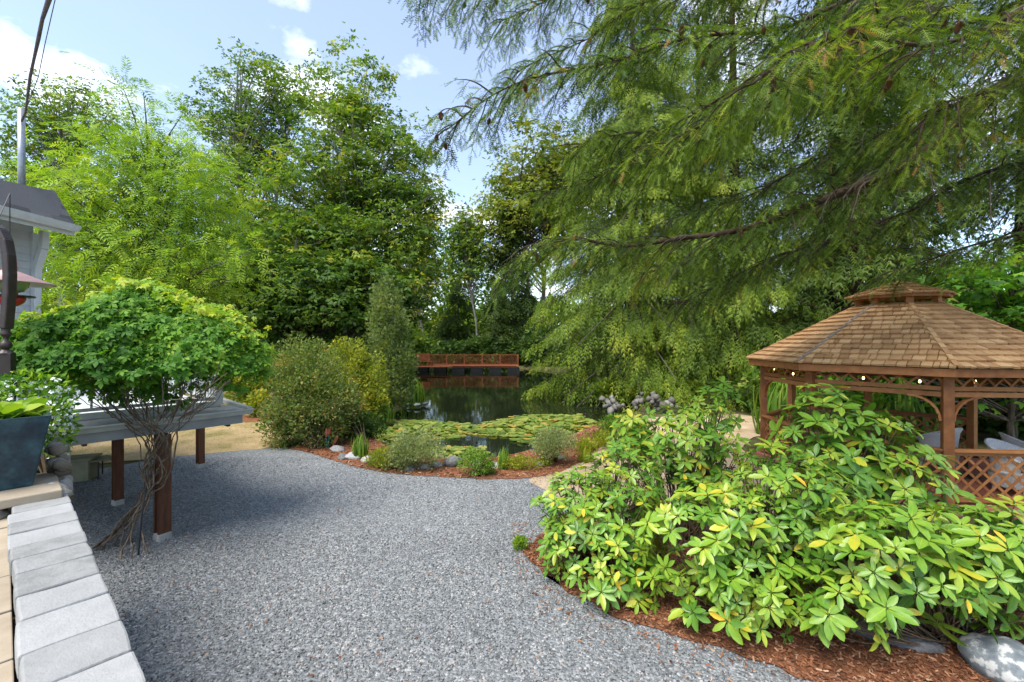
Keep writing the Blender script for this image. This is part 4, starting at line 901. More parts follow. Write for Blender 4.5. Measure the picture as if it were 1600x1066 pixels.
# chairs: tub-shaped wicker seats with dark cushions
def tub_chair(loc, rz, label, cushion=True):
    t = empty('wicker_chair', loc, label, 'chair', 'wicker chairs in the gazebo')
    mrot = Matrix.Rotation(rz, 3, 'Z'); T = lambda p: Vector(loc) + mrot @ Vector(p)
    n = 18; prof_n = 6; vs, fs = [], []
    for layer, off in ((0, 0), (1, -.035)):
        for i in range(n + 1):
            a = R(-35) + (R(250)) * i / n - R(0); s_ = abs(i / n - .5) * 2; h = .92 - .30 * s_ ** 1.6
            for j in range(prof_n + 1):
                f = j / prof_n; rad = .30 + .07 * f + (.03 if j == prof_n else 0) + off; vs.append(T((rad * math.cos(a), rad * math.sin(a) * .95, .30 + (h - .30) * f)))
    k = prof_n + 1; b2 = (n + 1) * k
    for i in range(n):
        for j in range(prof_n):
            q = (i * k + j, (i + 1) * k + j, (i + 1) * k + j + 1, i * k + j + 1); fs.append(q); fs.append(tuple(b2 + w_ for w_ in q[::-1]))
        fs.append((i * k + k - 1, (i + 1) * k + k - 1, b2 + (i + 1) * k + k - 1, b2 + i * k + k - 1))
    for i in (0, n):
        for j in range(prof_n): fs.append((i * k + j, i * k + j + 1, b2 + i * k + j + 1, b2 + i * k + j))
    MB().add(vs, fs).build('backrest', M['wicker'], t, smooth=True)
    rim = [T(((.385) * math.cos(R(-35) + R(250) * i / n), .385 * .95 * math.sin(R(-35) + R(250) * i / n), .92 - .30 * (abs(i / n - .5) * 2) ** 1.6)) for i in range(n + 1)]
    MB().tube(rim, .022, 7).build('rolled_rim', M['wicker'], t, smooth=True)
    mb = MB(); prof = [(0, .36), (.31, .36), (.33, .38), (.33, .41), (.31, .43), (0, .43)]; mb.lathe(loc, prof, 20); mb.build('seat', M['wicker'], t)
    mb = MB(); mb.lathe(loc, [(.345, .36), (.33, .22), (.325, .14)], 20); mb.build('skirt', M['wicker'], t)
    for i in range(4):
        a = R(45 + 90 * i); mb = MB(); mb.tube([T((.26 * math.cos(a), .26 * math.sin(a), .30)), T((.29 * math.cos(a), .29 * math.sin(a), 0))], .022, 8); mb.build('leg', M['wicker'], t)
    if cushion:
        mb = MB(); mb.lathe(loc, [(0, .52), (.24, .515), (.285, .49), (.29, .46), (.27, .432), (0, .432)], 20); mb.build('cushion', M['cushion'], t, smooth=True)
tub_chair((9.55, 9.75, ZF), R(195), 'white wicker tub chair with grey cushion behind the front gazebo post')
tub_chair((9.3, 8.05, ZF), R(20), 'white wicker tub chair nearest the front lattice rail')
tub_chair((10.35, 8.75, ZF), R(60), 'white wicker tub chair by the right gazebo rail')
tr = empty('patio_table', GC + Vector((.75, -.75, ZF)), 'low black round table among the wicker chairs', 'table'); tl = tr.location
MB().lathe(tl, [(0, .50), (.40, .50), (.41, .485), (.40, .47), (0, .47)], 24).build('table_top', M['black'], tr)
MB().lathe(tl, [(.03, .47), (.03, .05), (.22, .02), (.22, 0)], 14).build('pedestal', M['black'], tr)

# ------------------------------------------------------------------ rhododendrons
def veined(wd, fold, droop):
    V, Fc = ovate(wd=wd, fold=fold, droop=droop); V = list(V); Fc = list(Fc); off = [0.0] * len(Fc); h = .012
    mid = [(0, 0), (.28, 2), (.62, 5), (.88, 8)]; b = len(V)
    for x, _ in mid: V += [(x, h * (1.1 - x), .006 - droop * x * x), (x, -h * (1.1 - x), .006 - droop * x * x)]
    for i in range(3): Fc.append((b + 2 * i, b + 2 * i + 1, b + 2 * i + 3, b + 2 * i + 2)); off.append(.26)
    return V, Fc, off
T_RH = veined(.185, .045, .16)
RH_ME = []
for i in range(10):
    v_ = (i + .5) / 10; me = scat_me('leaf', veined(.165 + .05 * (i % 3) / 2, .035 + .035 * (i % 2), .08 + .20 * (i % 4) / 3), [(0, 0, 0)], [(1, 0, 0)], [(0, 0, 1)], 1.0, [v_], True); me.materials.append(M['leaf_rhodo']); RH_ME.append(me)
def rhodo(label, base, blobs, nros, lsize, seed, yel=.10):
    t = empty('rhododendron', base, label, 'shrub', 'rhododendrons beside the gazebo'); r = np.random.default_rng(seed)
    LP, LX, LZ, LS, LT = [], [], [], [], []; stems = []; mbud = MB()
    wts = np.array([b[1][0] * b[1][2] for b in blobs]); wts = wts / wts.sum()
    cen = []
    tries = 0
    while len(cen) < nros and tries < 20000:
        tries += 1
        b = blobs[r.choice(len(blobs), p=wts)]; d = nrm(r.normal(size=3) + np.array([0, -.45, .25])); u = r.uniform(.25, 1) ** .35
        p = np.array(b[0]) + d * u * np.array(b[1]) * (1 + .18 * mnoise.noise(Vector(d * 2.1 + seed)))
        if p[2] < .10: continue
        if any(np.linalg.norm(p - q) < lsize * .72 for q, _ in cen): continue
        cen.append((p, d))
    for p, d in cen:
        ax = nrm(d * .75 + np.array([0, -.12, .75]) + r.normal(0, .22, 3)); k = r.integers(7, 11); a0 = r.uniform(0, 6.28)
        e1 = nrm(np.cross(ax, [.3, .9, .1])); e2 = np.cross(ax, e1); young = r.uniform(); base_t = np.clip(r.normal(.50, .14), .12, .76)
        sz = lsize * r.uniform(.6, 1.2)
        for i in range(k):
            a = a0 + i * 2.4; lift = r.uniform(-.25, .35) + (.35 if i > k - 4 else 0)
            x = nrm(e1 * math.cos(a) + e2 * math.sin(a) + ax * lift)
            z = nrm(ax - x * (ax @ x) + r.normal(0, .12, 3))
            tt = base_t + r.normal(0, .07)
            if i < 3 and r.uniform() < yel * 2.2: tt = r.uniform(.74, .93)
            LP.append(p + x * .012 - ax * .004 * i); LX.append(x); LZ.append(z); LS.append(sz * r.uniform(.72, 1.1) * (.8 if i > k - 3 else 1)); LT.append(min(max(tt, 0), 1))
        mbud.lathe(Vector(p) - Vector((0, 0, .01)), [(.004, -.01), (.010, .004), (.0, .024)], 5)
        stems.append((p, ax))
    LP, LX, LZ, LS, LT = map(np.array, (LP, LX, LZ, LS, LT))
    dist = np.linalg.norm(LP - np.array(cp_), axis=1); off = (np.abs(LP[:, 0]) > LP[:, 1] * 1.2) * 50
    order = np.argsort(dist / LS + off * 10 - (LP - np.mean(LP, 0)) @ nrm(np.array([0, -1., .4])) * 6)
    for i in order[:295]:
        x = Vector(LX[i]); z = Vector(LZ[i]); z = (z - x * x.dot(z)).normalized(); y = z.cross(x)
        o = bpy.data.objects.new('leaf', RH_ME[min(9, int(LT[i] * 10))]); o.matrix_world = Matrix.Translation(LP[i]) @ Matrix((x, y, z)).transposed().to_4x4() @ Matrix.Scale(LS[i], 4)
        COL.objects.link(o); o.parent = t; o.matrix_parent_inverse = Matrix.Translation(-Vector(base))
    rs = order[295:]
    if len(rs): scat('inner_leaves', T_RH, LP[rs], LX[rs], LZ[rs], LS[rs], LT[rs], M['leaf_rhodo'], t, True)
    mb = MB(); bz = Vector(base)
    for i, (p, ax) in enumerate(stems):
        p = Vector(p); ax = Vector(ax); rr = random.Random(i + seed); rt = bz + Vector((rr.uniform(-.15, .15), rr.uniform(-.12, .12), -.02))
        mid = rt.lerp(p - ax * .25, .55) + Vector((rr.uniform(-.08, .08), rr.uniform(-.08, .08), -.06))
        mb.tube(cat([rt, mid, p - ax * .16, p], 1), [.011, .007, .005, .004], 4, cap=False)
    st = mb.build('stem', M['stem'], t, smooth=True); mbud.build('buds', M['leaf_rhodo'], t, smooth=True)['kind'] = 'stuff'; st['kind'] = 'stuff'
    print('rhodo', len(cen), len(LP))
def px_blob(x, y, D, rx, ry, rz): c = pd(x, y, D); return ((c.x, c.y, c.z), (rx, ry, rz))
rhodo('low rhododendron with small yellowing leaves at the gravel edge', (1.2, 5.75, 0), [px_blob(935, 835, 5.5, .82, .7, .85), px_blob(905, 790, 5.7, .55, .5, .55), px_blob(980, 760, 6.0, .55, .6, .7), px_blob(960, 900, 5.0, .62, .4, .42)], 290, .142, 1, .10)
rhodo('tall open rhododendron standing before the pond path', (2.5, 6.4, 0), [px_blob(1075, 690, 6.3, .75, .55, .62), px_blob(1120, 640, 6.4, .38, .35, .42), px_blob(985, 690, 6.5, .32, .3, .45), px_blob(1140, 740, 6.2, .5, .4, .5)], 175, .165, 2, .10)
rhodo('broad rhododendron at the centre of the mulch bed', (2.55, 4.9, 0), [px_blob(1140, 850, 4.75, .95, .6, .72), px_blob(1230, 790, 4.9, .85, .6, .72), px_blob(1180, 920, 4.4, .85, .42, .38)], 300, .158, 3, .05)
rhodo('tall dark green rhododendron in front of the gazebo lattice', (4.15, 5.6, 0), [px_blob(1310, 720, 5.4, .72, .55, .80), px_blob(1290, 655, 5.5, .45, .45, .45), px_blob(1400, 760, 5.2, .55, .5, .62), px_blob(1370, 690, 5.3, .42, .4, .42)], 165, .20, 4, .04)
rhodo('large leaved rhododendron over the grey boulder', (4.25, 4.3, 0), [px_blob(1400, 870, 4.2, .75, .55, .58), px_blob(1540, 880, 4.2, .85, .6, .58), px_blob(1330, 940, 4.0, .45, .32, .32), px_blob(1570, 850, 4.5, .7, .5, .42)], 240, .18, 5, .05)

# ------------------------------------------------------------------ small plants
def shrub(name, label, base, blobs, n, tm, size, mat, seed, cat_='shrub', shell=.45, updir=.4, stem=True, group=None, csp=1.6, clump=.35, leafdir=.7, down=False):
    base = Vector(base); t = empty(name, base, label, cat_, group); r = np.random.default_rng(seed); Ps, Ds = [], []
    vol = np.array([b[1][0] * b[1][1] * b[1][2] for b in blobs]) ** .67; vol /= vol.sum()
    for b, v_ in zip(blobs, vol):
        p, d = blob(r, int(n * v_), b[0], b[1], shell); k = np.array([1 + .30 * mnoise.noise(Vector(q * 2.2) + Vector((seed, 0, 0))) for q in d])
        p = np.asarray(b[0]) + (p - np.asarray(b[0])) * k[:, None]; Ps.append(p); Ds.append(d)
    P, D_ = np.concatenate(Ps), np.concatenate(Ds); k = P[:, 2] > base.z - .02; P, D_ = P[k], D_[k]
    cl = np.array([mnoise.noise(Vector(q) * csp + Vector((0, seed * 2.3, 0))) for q in P])
    k = r.uniform(size=len(P)) < .8 + cl * 1.2; P, D_, cl = P[k], D_[k], cl[k]
    n_ = len(P); X = D_ * leafdir + np.array([0, 0, -.5 if down else updir]) + r.normal(0, .5, P.shape); Z = D_ * .5 + np.array([0, 0, .8]) + r.normal(0, .45, P.shape)
    scat('foliage', tm, P, X, Z, size * r.uniform(.6, 1.25, n_), np.clip(.45 + cl * clump + r.normal(0, .2, n_), 0, 1), mat, t)
    if stem:
        mb = MB(); rr = random.Random(seed)
        for i in range(16):
            q = Vector(P[rr.randrange(n_)]); h = max((q - base).length, .05)
            mb.tube(cat([base + Vector((rr.uniform(-.05, .05) * h, rr.uniform(-.05, .05) * h, -.03)), base.lerp(q, .5) + Vector((0, 0, .08 * h)), q], 1), [.016 * h ** .6, .010 * h ** .6, .003], 5, cap=False)
        mb.build('stem', M['stem'], t, smooth=True)
    return t
def gb(x, y, z=0): return gp(x, y, z)
def sb(xp, yb, wpx, tpx, dz=.5, z=0, dep=.8):          # one blob from the photo's foot, width and top
    b = gp(xp, yb, z); D = b.y; rx = wpx / 2 / F * D; h = (yb - tpx) / F * D
    return (b.x, b.y + rx * .3, z + h * .52), (rx, rx * dep, h * .52)
def grass(name, label, base, n, h, spread, mat, seed, lean=.55, cat_='grass'):
    base = Vector(base); t = empty(name, base, label, cat_); r = np.random.default_rng(seed); a = r.uniform(0, 6.28, n); q = np.sqrt(r.uniform(0, 1, n)) * spread * .4
    P = np.stack([base.x + q * np.cos(a), base.y + q * np.sin(a), np.full(n, base.z - .02)], 1); o = r.uniform(.1, 1, n) * lean
    X = np.stack([np.cos(a) * o, np.sin(a) * o, np.ones(n)], 1); Z = np.stack([-np.cos(a), -np.sin(a), np.full(n, .3)], 1) * -1
    S = h * r.uniform(.55, 1.15, n)
    scat('blades', T_BLADE, P, X, -Z * -1, np.stack([S, np.full(n, h) * r.uniform(.5, 1, n), S * r.uniform(.2, 1.1, n)], 1), r.uniform(0, 1, n), mat, t); return t
B = sb
shrub('rusty_shrub', 'large rounded shrub with rust tinged tips at the gravel corner', gb(492, 702), [B(478, 702, 150, 560), B(470, 640, 120, 520, z=.0), B(505, 690, 110, 575), B(450, 690, 70, 620)][:1] + [(pd(472, 575, 13.0)[:], (1.25, 1.1, .95)), (pd(500, 620, 12.6)[:], (1.15, 1.0, 1.0)), (pd(440, 655, 12.4)[:], (.62, .6, .80)), (pd(500, 672, 12.2)[:], (.75, .6, .62)), (pd(455, 682, 12.2)[:], (.7, .5, .5))], 30000, T_DIA, .092, M['leaf_rust'], 41, csp=2.4, shell=.5)
shrub('yellow_shrub', 'yellow green shrub behind the rusty shrub', gb(560, 664), [(pd(565, 600, 16.4)[:], (1.0, .9, 1.35)), (pd(540, 570, 16.6)[:], (.9, .9, 1.1)), (pd(585, 630, 16)[:], (.5, .5, .7))], 14000, T_DIA, .12, M['leaf_yellow'], 42, csp=1.8)
shrub('feathery_shrub', 'silvery feathery shrub at the pond edge, left of the near lily pads', gb(645, 737), [B(648, 737, 84, 680), B(625, 739, 40, 700)], 3000, T_SPR, .11, M['leaf_silver'], 43, updir=.8, csp=4)
shrub('small_green_bush', 'small dark green bush on the mulch before the lily pads', gb(742, 746), [B(742, 746, 62, 705), B(760, 744, 36, 722)], 2600, T_DIA, .055, M['leaf_grass'], 44, csp=5)
shrub('grey_green_shrub', 'rounded grey green shrub on bare stems right of the pond', gb(868, 722), [(pd(868, 692, 10.4)[:], (.48, .45, .32)), (pd(855, 700, 10.3)[:], (.36, .3, .25))], 2600, T_SPR, .095, M['leaf_silver'], 45, updir=.7, csp=5)
shrub('lime_groundcover', 'low lime green ground cover on the mulch', gb(818, 738), [B(818, 738, 74, 717, dep=.5), B(850, 730, 30, 718)], 2600, T_DIA, .045, M['leaf_lime'], 46, stem=False, updir=1)
shrub('heather_clump', 'wispy yellowing heather clump beside the feathery shrub', gb(600, 735), [B(598, 736, 50, 702), B(585, 732, 30, 712)], 1700, T_NAR, .09, M['leaf_yellow'], 47, updir=1.2)
shrub('waterside_shrub', 'dark leafy shrub overhanging the left pond edge', gb(572, 695), [(pd(570, 668, 13.4)[:], (.62, .5, .42)), (pd(548, 660, 13.4)[:], (.45, .4, .55))], 2600, T_OV, .11, M['leaf_dark'], 48)
shrub('tuft_sprout', 'tiny bright green tuft alone at the gravel edge', gb(813, 860), [B(813, 862, 27, 843)], 420, T_DIA, .045, M['leaf_lettuce'], 49, stem=False, updir=1.2)
shrub('bank_fern', 'mixed green bank plants above the far rock pile', gb(968, 612), [B(968, 625, 80, 598)], 1800, T_SPRAY, .30, M['leaf_cedar'], 50)
shrub('hedge_bush', 'leafy bush at the end of the deck railing', gb(395, 640), [(pd(388, 615, 18.0)[:], (.75, .8, .9)), (pd(405, 632, 17)[:], (.45, .5, .5))], 3800, T_OV, .14, M['leaf_yellow'], 51)
grass('iris_clump', 'iris clump with upright blades between the left boulders', gb(563, 716), 90, .62, .42, M['leaf_grass'], 61)
grass('iris_clump', 'short iris clump on the rim before the open water', gb(786, 733), 46, .55, .32, M['leaf_grass'], 62)
grass('reed_clump', 'bright green reeds on the far left bank below the conifer', gp(645, 629, -.1), 150, 1.25, 1.5, M['leaf_grass'], 63, .3)
grass('reed_clump', 'green rushes on the left bank beside the yellow shrub', gp(595, 655, 0), 130, .8, 1.4, M['leaf_grass'], 64, .35)
grass('spiky_grass', 'spiky arching grass clump behind the low rhododendron', gb(990, 697), 220, .95, .6, M['leaf_lime'], 65, .9)
shrub('bank_perennial', 'low green perennial between the grey green shrub and spiky grass', gb(938, 702), [B(938, 702, 60, 678), B(915, 708, 36, 690)], 1800, T_DIA, .08, M['leaf_lime'], 52, stem=False, updir=1)
shrub('bank_perennial', 'bushy green perennial at the right pond corner behind the spiky grass', gb(965, 682), [B(962, 682, 56, 652), B(985, 676, 44, 650)], 2200, T_DIA, .10, M['leaf_grass'], 53, updir=1)
grass('spiky_grass', 'low spiky grass tuft right of the grey green shrub', gb(915, 722), 90, .45, .4, M['leaf_lime'], 70, .9)
grass('strap_leaf_clump', 'long strap leaves rising between the rhododendrons', (1.75, 5.6, 0), 46, 1.15, .5, M['leaf_lime'], 66, .30)
grass('tall_grass', 'tall bright grass seen through the gazebo posts', (8.6, 13.6, 0), 240, 1.7, 2.2, M['leaf_grass'], 67, .5)
grass('tall_grass', 'tall bright grass beyond the gazebo back rail', (11.6, 13.2, 0), 260, 1.9, 2.6, M['leaf_grass'], 68, .5)

# ------------------------------------------------------------------ water lilies
def pad_tm(n=11):
    V = [(0, 0, 0)] + [(math.cos(R(12) + R(336) * i / (n - 1)) , math.sin(R(12) + R(336) * i / (n - 1)), .07 + .05 * math.sin(i * 2.1)) for i in range(n)]
    return V, [(0, i, i + 1) for i in range(1, n)]
T_PAD = pad_tm()
PAD_ME = []
for i in range(8):
    me = scat_me('lily_pad', T_PAD, [(0, 0, 0)], [(1, 0, 0)], [(0, 0, 1)], 1.0, [(i + .5) / 8]); me.materials.append(M['leaf_lily']); PAD_ME.append(me)
def lilies(label, poly, n, seed, rmin, rmax, raise_=.06):
    pw = [gp(x, y, -.3)[:2] for x, y in poly]; r = np.random.default_rng(seed); xs_ = [p[0] for p in pw]; ys_ = [p[1] for p in pw]
    x = r.uniform(min(xs_), max(xs_), n * 4); y = r.uniform(min(ys_), max(ys_), n * 4); k = inside(pw, x, y) | ((polydist(pw, x, y) < .25) & (r.uniform(size=n * 4) < .35)); k &= inside(POND, x, y)
    x, y = x[k][:n], y[k][:n]; m_ = len(x); edge = np.clip(polydist(pw, x, y) / .8, 0, 1)
    z = -.295 + r.uniform(.0, 1, m_) ** 1.5 * raise_ * (edge * 2 + .1); s = r.uniform(rmin, rmax, m_); tl = r.normal(0, .04 + .14 * edge[:, None], (m_, 2)); a = r.uniform(0, 6.28, m_); tn = np.clip(r.normal(.56, .22, m_), 0, .999)
    t = empty('water_lily', (float(np.mean(x)), float(np.mean(y)), -.3), label, 'water lily', 'water lily patches')
    order = np.argsort(y / s)
    for i in order[:290]:
        put('lily_pad', PAD_ME[int(tn[i] * 8)], (x[i], y[i], z[i] + i % 7 * .0015), s[i], (tl[i, 0], tl[i, 1], a[i]), M['leaf_lily'], t)
    q = order[290:]
    if len(q):
        scat('lily_pad_field', T_PAD, np.stack([x[q], y[q], z[q] + (q % 7) * .0015], 1), np.stack([np.cos(a[q]), np.sin(a[q]), tl[q, 0]], 1), np.stack([tl[q, 0], tl[q, 1], np.ones(len(q))], 1), s[q], tn[q], M['leaf_lily'], t)
lilies('band of lily pads along the left side of the pond', [(572, 662), (610, 656), (680, 660), (745, 666), (770, 664), (765, 674), (700, 684), (655, 694), (600, 694), (575, 684)], 640, 71, .10, .18, .045)
lilies('broad crowded raft of lily pads on the right of the pond', [(760, 664), (800, 654), (840, 649), (900, 650), (940, 663), (935, 680), (918, 692), (895, 706), (866, 706), (850, 693), (818, 690), (795, 681), (765, 680), (748, 674)], 1200, 72, .10, .18, .06)
lilies('small near patch of lily pads behind the mulch rim', [(650, 706), (690, 699), (740, 699), (760, 708), (750, 722), (718, 733), (670, 730)], 220, 73, .08, .15, .04)

# ------------------------------------------------------------------ boulders and ornaments
BL = [(525, 707, 15, 'grey'), (534, 719, 14, 'pale'), (548, 719, 17, 'mossy'), (572, 724, 17, 'pale'), (604, 727, 15, 'mottled'), (682, 731, 14, 'dark'), (708, 730, 25, 'rounded'), (776, 733, 14, 'white'), (745, 729, 12, 'grey'), (875, 718, 10, 'pinkish'), (640, 737, 16, 'pale'), (662, 735, 14, 'grey'), (845, 729, 11, 'grey'), (920, 700, 14, 'dark')]
NB = ['between the cattail stakes and the iris', 'left of the iris clump', 'in front of the iris clump', 'right of the iris clump', 'beside the heather clump', 'left of the near lily pads', 'before the near lily pads', 'between the green bush and lime ground cover', 'behind the small green bush', 'under the grey green shrub', 'below the feathery shrub', 'right of the feathery shrub', 'beside the lime ground cover', 'at the right pond corner']
for i, ((x, y, w_, ad), nb) in enumerate(zip(BL, NB)):
    p = gp(x, y); s_ = w_ / 2 / F * p.y * 1.5
    o = put('boulder', ROCKS[i % 7], (p.x, p.y + s_ * .5, s_ * .28), (s_, s_ * .8, s_ * .75), (0, 0, i * 1.7), M['rock']); tag(o, f'{ad} pond edge boulder {nb}', 'rock', 'boulders round the pond')
rp_ = empty('rock_pile', gp(985, 640), 'pile of pale tumbled rocks on the far right bank', 'rock pile'); rr = random.Random(4)
M['palerock'] = noisemat('pale_rock', [(.28, (.085, .08, .07)), (.5, (.16, .152, .135)), (.75, (.27, .26, .235))], 4, 8, .85, .5, .02, 14, .25, (1, 1, 1), 'Object', .4)
PALE = [rock_me('rock', 40 + i, 2, .8, .3) for i in range(4)]
for i in range(56):
    x = rr.choice([rr.uniform(950, 968), rr.uniform(990, 1045), rr.uniform(1000, 1040)]); y = rr.uniform(622, 648); p = gp(x, 640); p = Vector(((x - 800) / F * (18.5 + rr.uniform(-1, 1)), 18.5 + rr.uniform(-.9, 1.1), 0)); h = rr.uniform(.02, .75) * (1 - abs(x - 1018) / 70 if x > 985 else .6)
    put('rock', rr.choice(PALE), (p.x, p.y, max(.05, h)), rr.uniform(.08, .17), (rr.random() * 3, rr.random() * 3, rr.random() * 3), M['palerock'], rp_)
wb = [('pale shore rock left of the reeds', 652, 634, 12), ('pale shore rock right of the reeds', 663, 632, 13), ('small pale rock among the far reeds', 640, 633, 9)]
for i, (lb, x, y, w_) in enumerate(wb):
    p = gp(x, y, -.2); s_ = w_ / 2 / F * p.y; tag(put('boulder', rock_me('boulder', 80 + i, 2, .8, .3), (p.x, p.y, -.15), (s_, s_, s_ * .6), (0, 0, i), M['cap']), lb, 'rock', 'boulders round the pond')
p = pd(1592, 1066, 3.75); ob = put('boulder', rock_me('boulder', 61, 3, .62, .12), (p.x - .03, p.y + .1, .10), (.28, .28, .34), (0, 0, .6), M['rock'])
me = ob.data; me.materials.clear(); me.materials.append(noisemat('lichen_boulder', [(.40, (.12, .14, .155)), (.52, (.20, .225, .235)), (.56, (.46, .47, .46)), (.75, (.58, .58, .56))], 2.3, 9, .8, .5, .01, 22, .3))
tag(ob, 'big blue grey boulder with white lichen at the lower right corner', 'rock')
a, b = gp(1322, 992), gp(1480, 1030); lgx = (b - a)
o = put('boulder', rock_me('boulder', 66, 3, .8, .16), (a.lerp(b, .5).x, a.lerp(b, .5).y + .08, .03), (lgx.length * .56, .12, .14), (0, R(3), math.atan2(lgx.y, lgx.x)), M['rock']); tag(o, 'long low grey edging stone under the large leaved rhododendron', 'rock')
# cattail garden stakes
st = empty('cattail_stake', gp(511, 700), 'painted metal cattail garden stakes with rust heads on teal stems', 'garden ornament'); D = gp(511, 700).y
for (x0, y0, x1, y1, x2, y2, mt) in ((510, 702, 510.3, 684, 511, 671, 'teal'), (513, 702, 514, 680, 516.5, 667, 'teal'), (519, 700, 522, 694, 527, 682, 'copper')):
    q = pd(x0, y0, D); q.z = 0; MB().tube([q, pd(x1, y1, D)], .022, 7).build('stake_stem', M[mt], st); MB().tube([pd(x1, y1, D), pd((x1 * 3 + x2) / 4, (y1 * 3 + y2) / 4, D), pd(x2, y2, D), pd(x2 + .3, y2 - 2, D)], [.024, .045, .043, .012], 9).build('cattail_head', M['copper'], st, smooth=True)

# ------------------------------------------------------------------ far dock
dkx0, dkx1, DY, DZ = -10.0, .35, 46.0, .30
dc = empty('pond_dock', (-5, DY, DZ), 'long red brown dock with lattice railing across the far end of the pond', 'dock')
for i in range(30):
    x = dkx0 + (dkx1 - dkx0 + .4) * i / 30; MB().box((x + .17, DY + .9, DZ + .02), (.335, 1.8, .05)).build('deck_board', M['dockwood'], dc)
for i in range(7): MB().box((-8.4 + 0 * i, DY - .25 - i * .19, DZ - .02), (4.4 - .18 * i, .18, .05)).build('step_board', M['dockwood'], dc)
MB().box((-4.8, DY + .06, DZ - .07), (10.6, .06, .12)).build('rim_joist', M['dockwood'], dc)
for i in range(6): MB().box((-9.6 + i * 1.95, DY + .5, DZ - .42), (1.3, .9, .52)).build('float', M['black'], dc)
RY = DY + 1.62; rz0, rz1 = DZ + .10, DZ + 1.10; nP = 6; pxs = [-9.2, -6.55, -3.5, -.55 + -.2, 1.35 - .2, .9]
pxs = [dkx0 + .9 + i * (dkx1 - dkx0 - .6) / 5 for i in range(6)]
for x in pxs: MB().box((x, RY, DZ + .58), (.13, .13, 1.14)).build('rail_post', M['dockwood'], dc)
for z_ in (rz1 + .03, rz0): MB().box(((pxs[0] + pxs[-1]) / 2, RY, z_), (pxs[-1] - pxs[0] + .15, .10, .09)).build('rail', M['dockwood'], dc)
for i in range(5):
    s0 = len(slats); a_, b_ = Vector((pxs[i] + .06, RY, 0)), Vector((pxs[i + 1] - .06, RY, 0)); lattice(a_, b_, rz0 + .03, rz1, .30, .034, .02)
    for (p0, p1, out, wd, th) in slats[s0:]:
        MB().beam(p0, p1, th, wd, (p1 - p0).cross(out)).build('lattice_slat', M['dockwood'], dc)
    del slats[s0:]
bn = empty('dock_bench', (-9.5, DY + .3, DZ + .05), 'red brown bench at the left end of the dock', 'bench')
for i in range(4): MB().box((-9.25, DY + .1 + i * .17, DZ + .48), (1.6, .155, .05)).build('seat_slat', M['dockwood'], bn)
for i in range(5): MB().box((-9.55 - i * .03, DY + .85 + i * .03, DZ + .62 + i * .16), (1.5, .05, .145)).build('back_slat', M['dockwood'], bn)
for x in (-10.0, -8.5):
    for y in (.1, .6): MB().box((x, DY + y, DZ + .26), (.10, .10, .42)).build('leg', M['dockwood'], bn)

# ------------------------------------------------------------------ trees
def decid(name, label, base, H, lobes, nclump, nleaf, tm, lsize, mat, seed, trunk_r, bark='bark', csize=.55, flat=.5, group=None, trunks=1, lean=(0, 0), shell=.45, tshift=0.0):
    base = Vector(base); t = empty(name, base, label, 'tree', group); r = np.random.default_rng(seed); rr = random.Random(seed)
    C = []; vol = np.array([l[1][0] * l[1][1] * l[1][2] for l in lobes]) ** .75; vol /= vol.sum()
    for l, v_ in zip(lobes, vol):
        d = rand_dirs(r, max(4, int(nclump * v_))); u = r.uniform(0, 1, len(d)) ** shell
        k = np.array([1 + .28 * mnoise.noise(Vector(q * 1.9) + Vector((seed, seed, 0))) for q in d]); C.append(np.asarray(l[0]) + d * (u * k)[:, None] * np.asarray(l[1]))
    C = np.concatenate(C); C = C[C[:, 2] > base.z + .3]
    # branches first: leaves gather round their ends
    top = base + Vector((lean[0], lean[1], H * .86)); tr = MB(); axis = []
    for q in range(trunks):
        off = Vector((rr.uniform(-1, 1), rr.uniform(-1, 1), 0)) * (0 if trunks == 1 else H * .035)
        pts = [base.lerp(top, i / 8) + off * (i / 8 * 2 + .4) + Vector((mnoise.noise(Vector((i * .5, seed, q * 7))), mnoise.noise(Vector((i * .5, seed + 9, q * 7))), 0)) * H * .018 for i in range(9)]; pts[0].z -= .2
        tr.tube(pts, [trunk_r * (1.15 - i / 8 * .98) / trunks ** .4 for i in range(9)], 9); axis.append(pts)
    tr.build('trunk', M[bark], t, smooth=True)
    br = MB(); nb = min(len(C), 190); idx = r.choice(len(C), nb, replace=False)
    for i in idx:
        c = Vector(C[i]); pts = rr.choice(axis); f = min(.9, max(.14, (c.z - base.z) / (H * .86) - .14 - .1 * rr.random())); s_ = f * 8; j = min(7, int(s_)); a = pts[j].lerp(pts[j + 1], s_ - j); L_ = (c - a).length
        mid = a.lerp(c, .5) + Vector((rr.uniform(-.06, .06), rr.uniform(-.06, .06), .05)) * L_; r0 = trunk_r * .10 + .010 * L_
        br.tube(cat([a, mid, c], 1), [r0, r0 * .6, r0 * .2], 5, cap=False)
    br.build('branches', M[bark], t, smooth=True)['kind'] = 'stuff'
    n = len(C) * nleaf; ci = np.repeat(np.arange(len(C)), nleaf); cs = csize * r.uniform(.6, 1.35, len(C))
    g = r.normal(size=(n, 3)) * np.array([1, 1, flat]); P = C[ci] + g * cs[ci][:, None] * .8
    cen = np.mean(C, 0); ou = nrm(P - cen)
    X = nrm(g) * .6 + ou * .3 + np.array([0, 0, -.28]) + r.normal(0, .45, (n, 3)); Z = np.array([0, 0, 1.0]) + ou * .25 + r.normal(0, .38, (n, 3))
    ct = r.normal(0, .17, len(C)); tn = np.clip(.42 + tshift + ct[ci] + r.normal(0, .16, n), 0, 1)
    scat('crown', tm, P, X, Z, lsize * r.uniform(.6, 1.3, n), tn, mat, t); return t
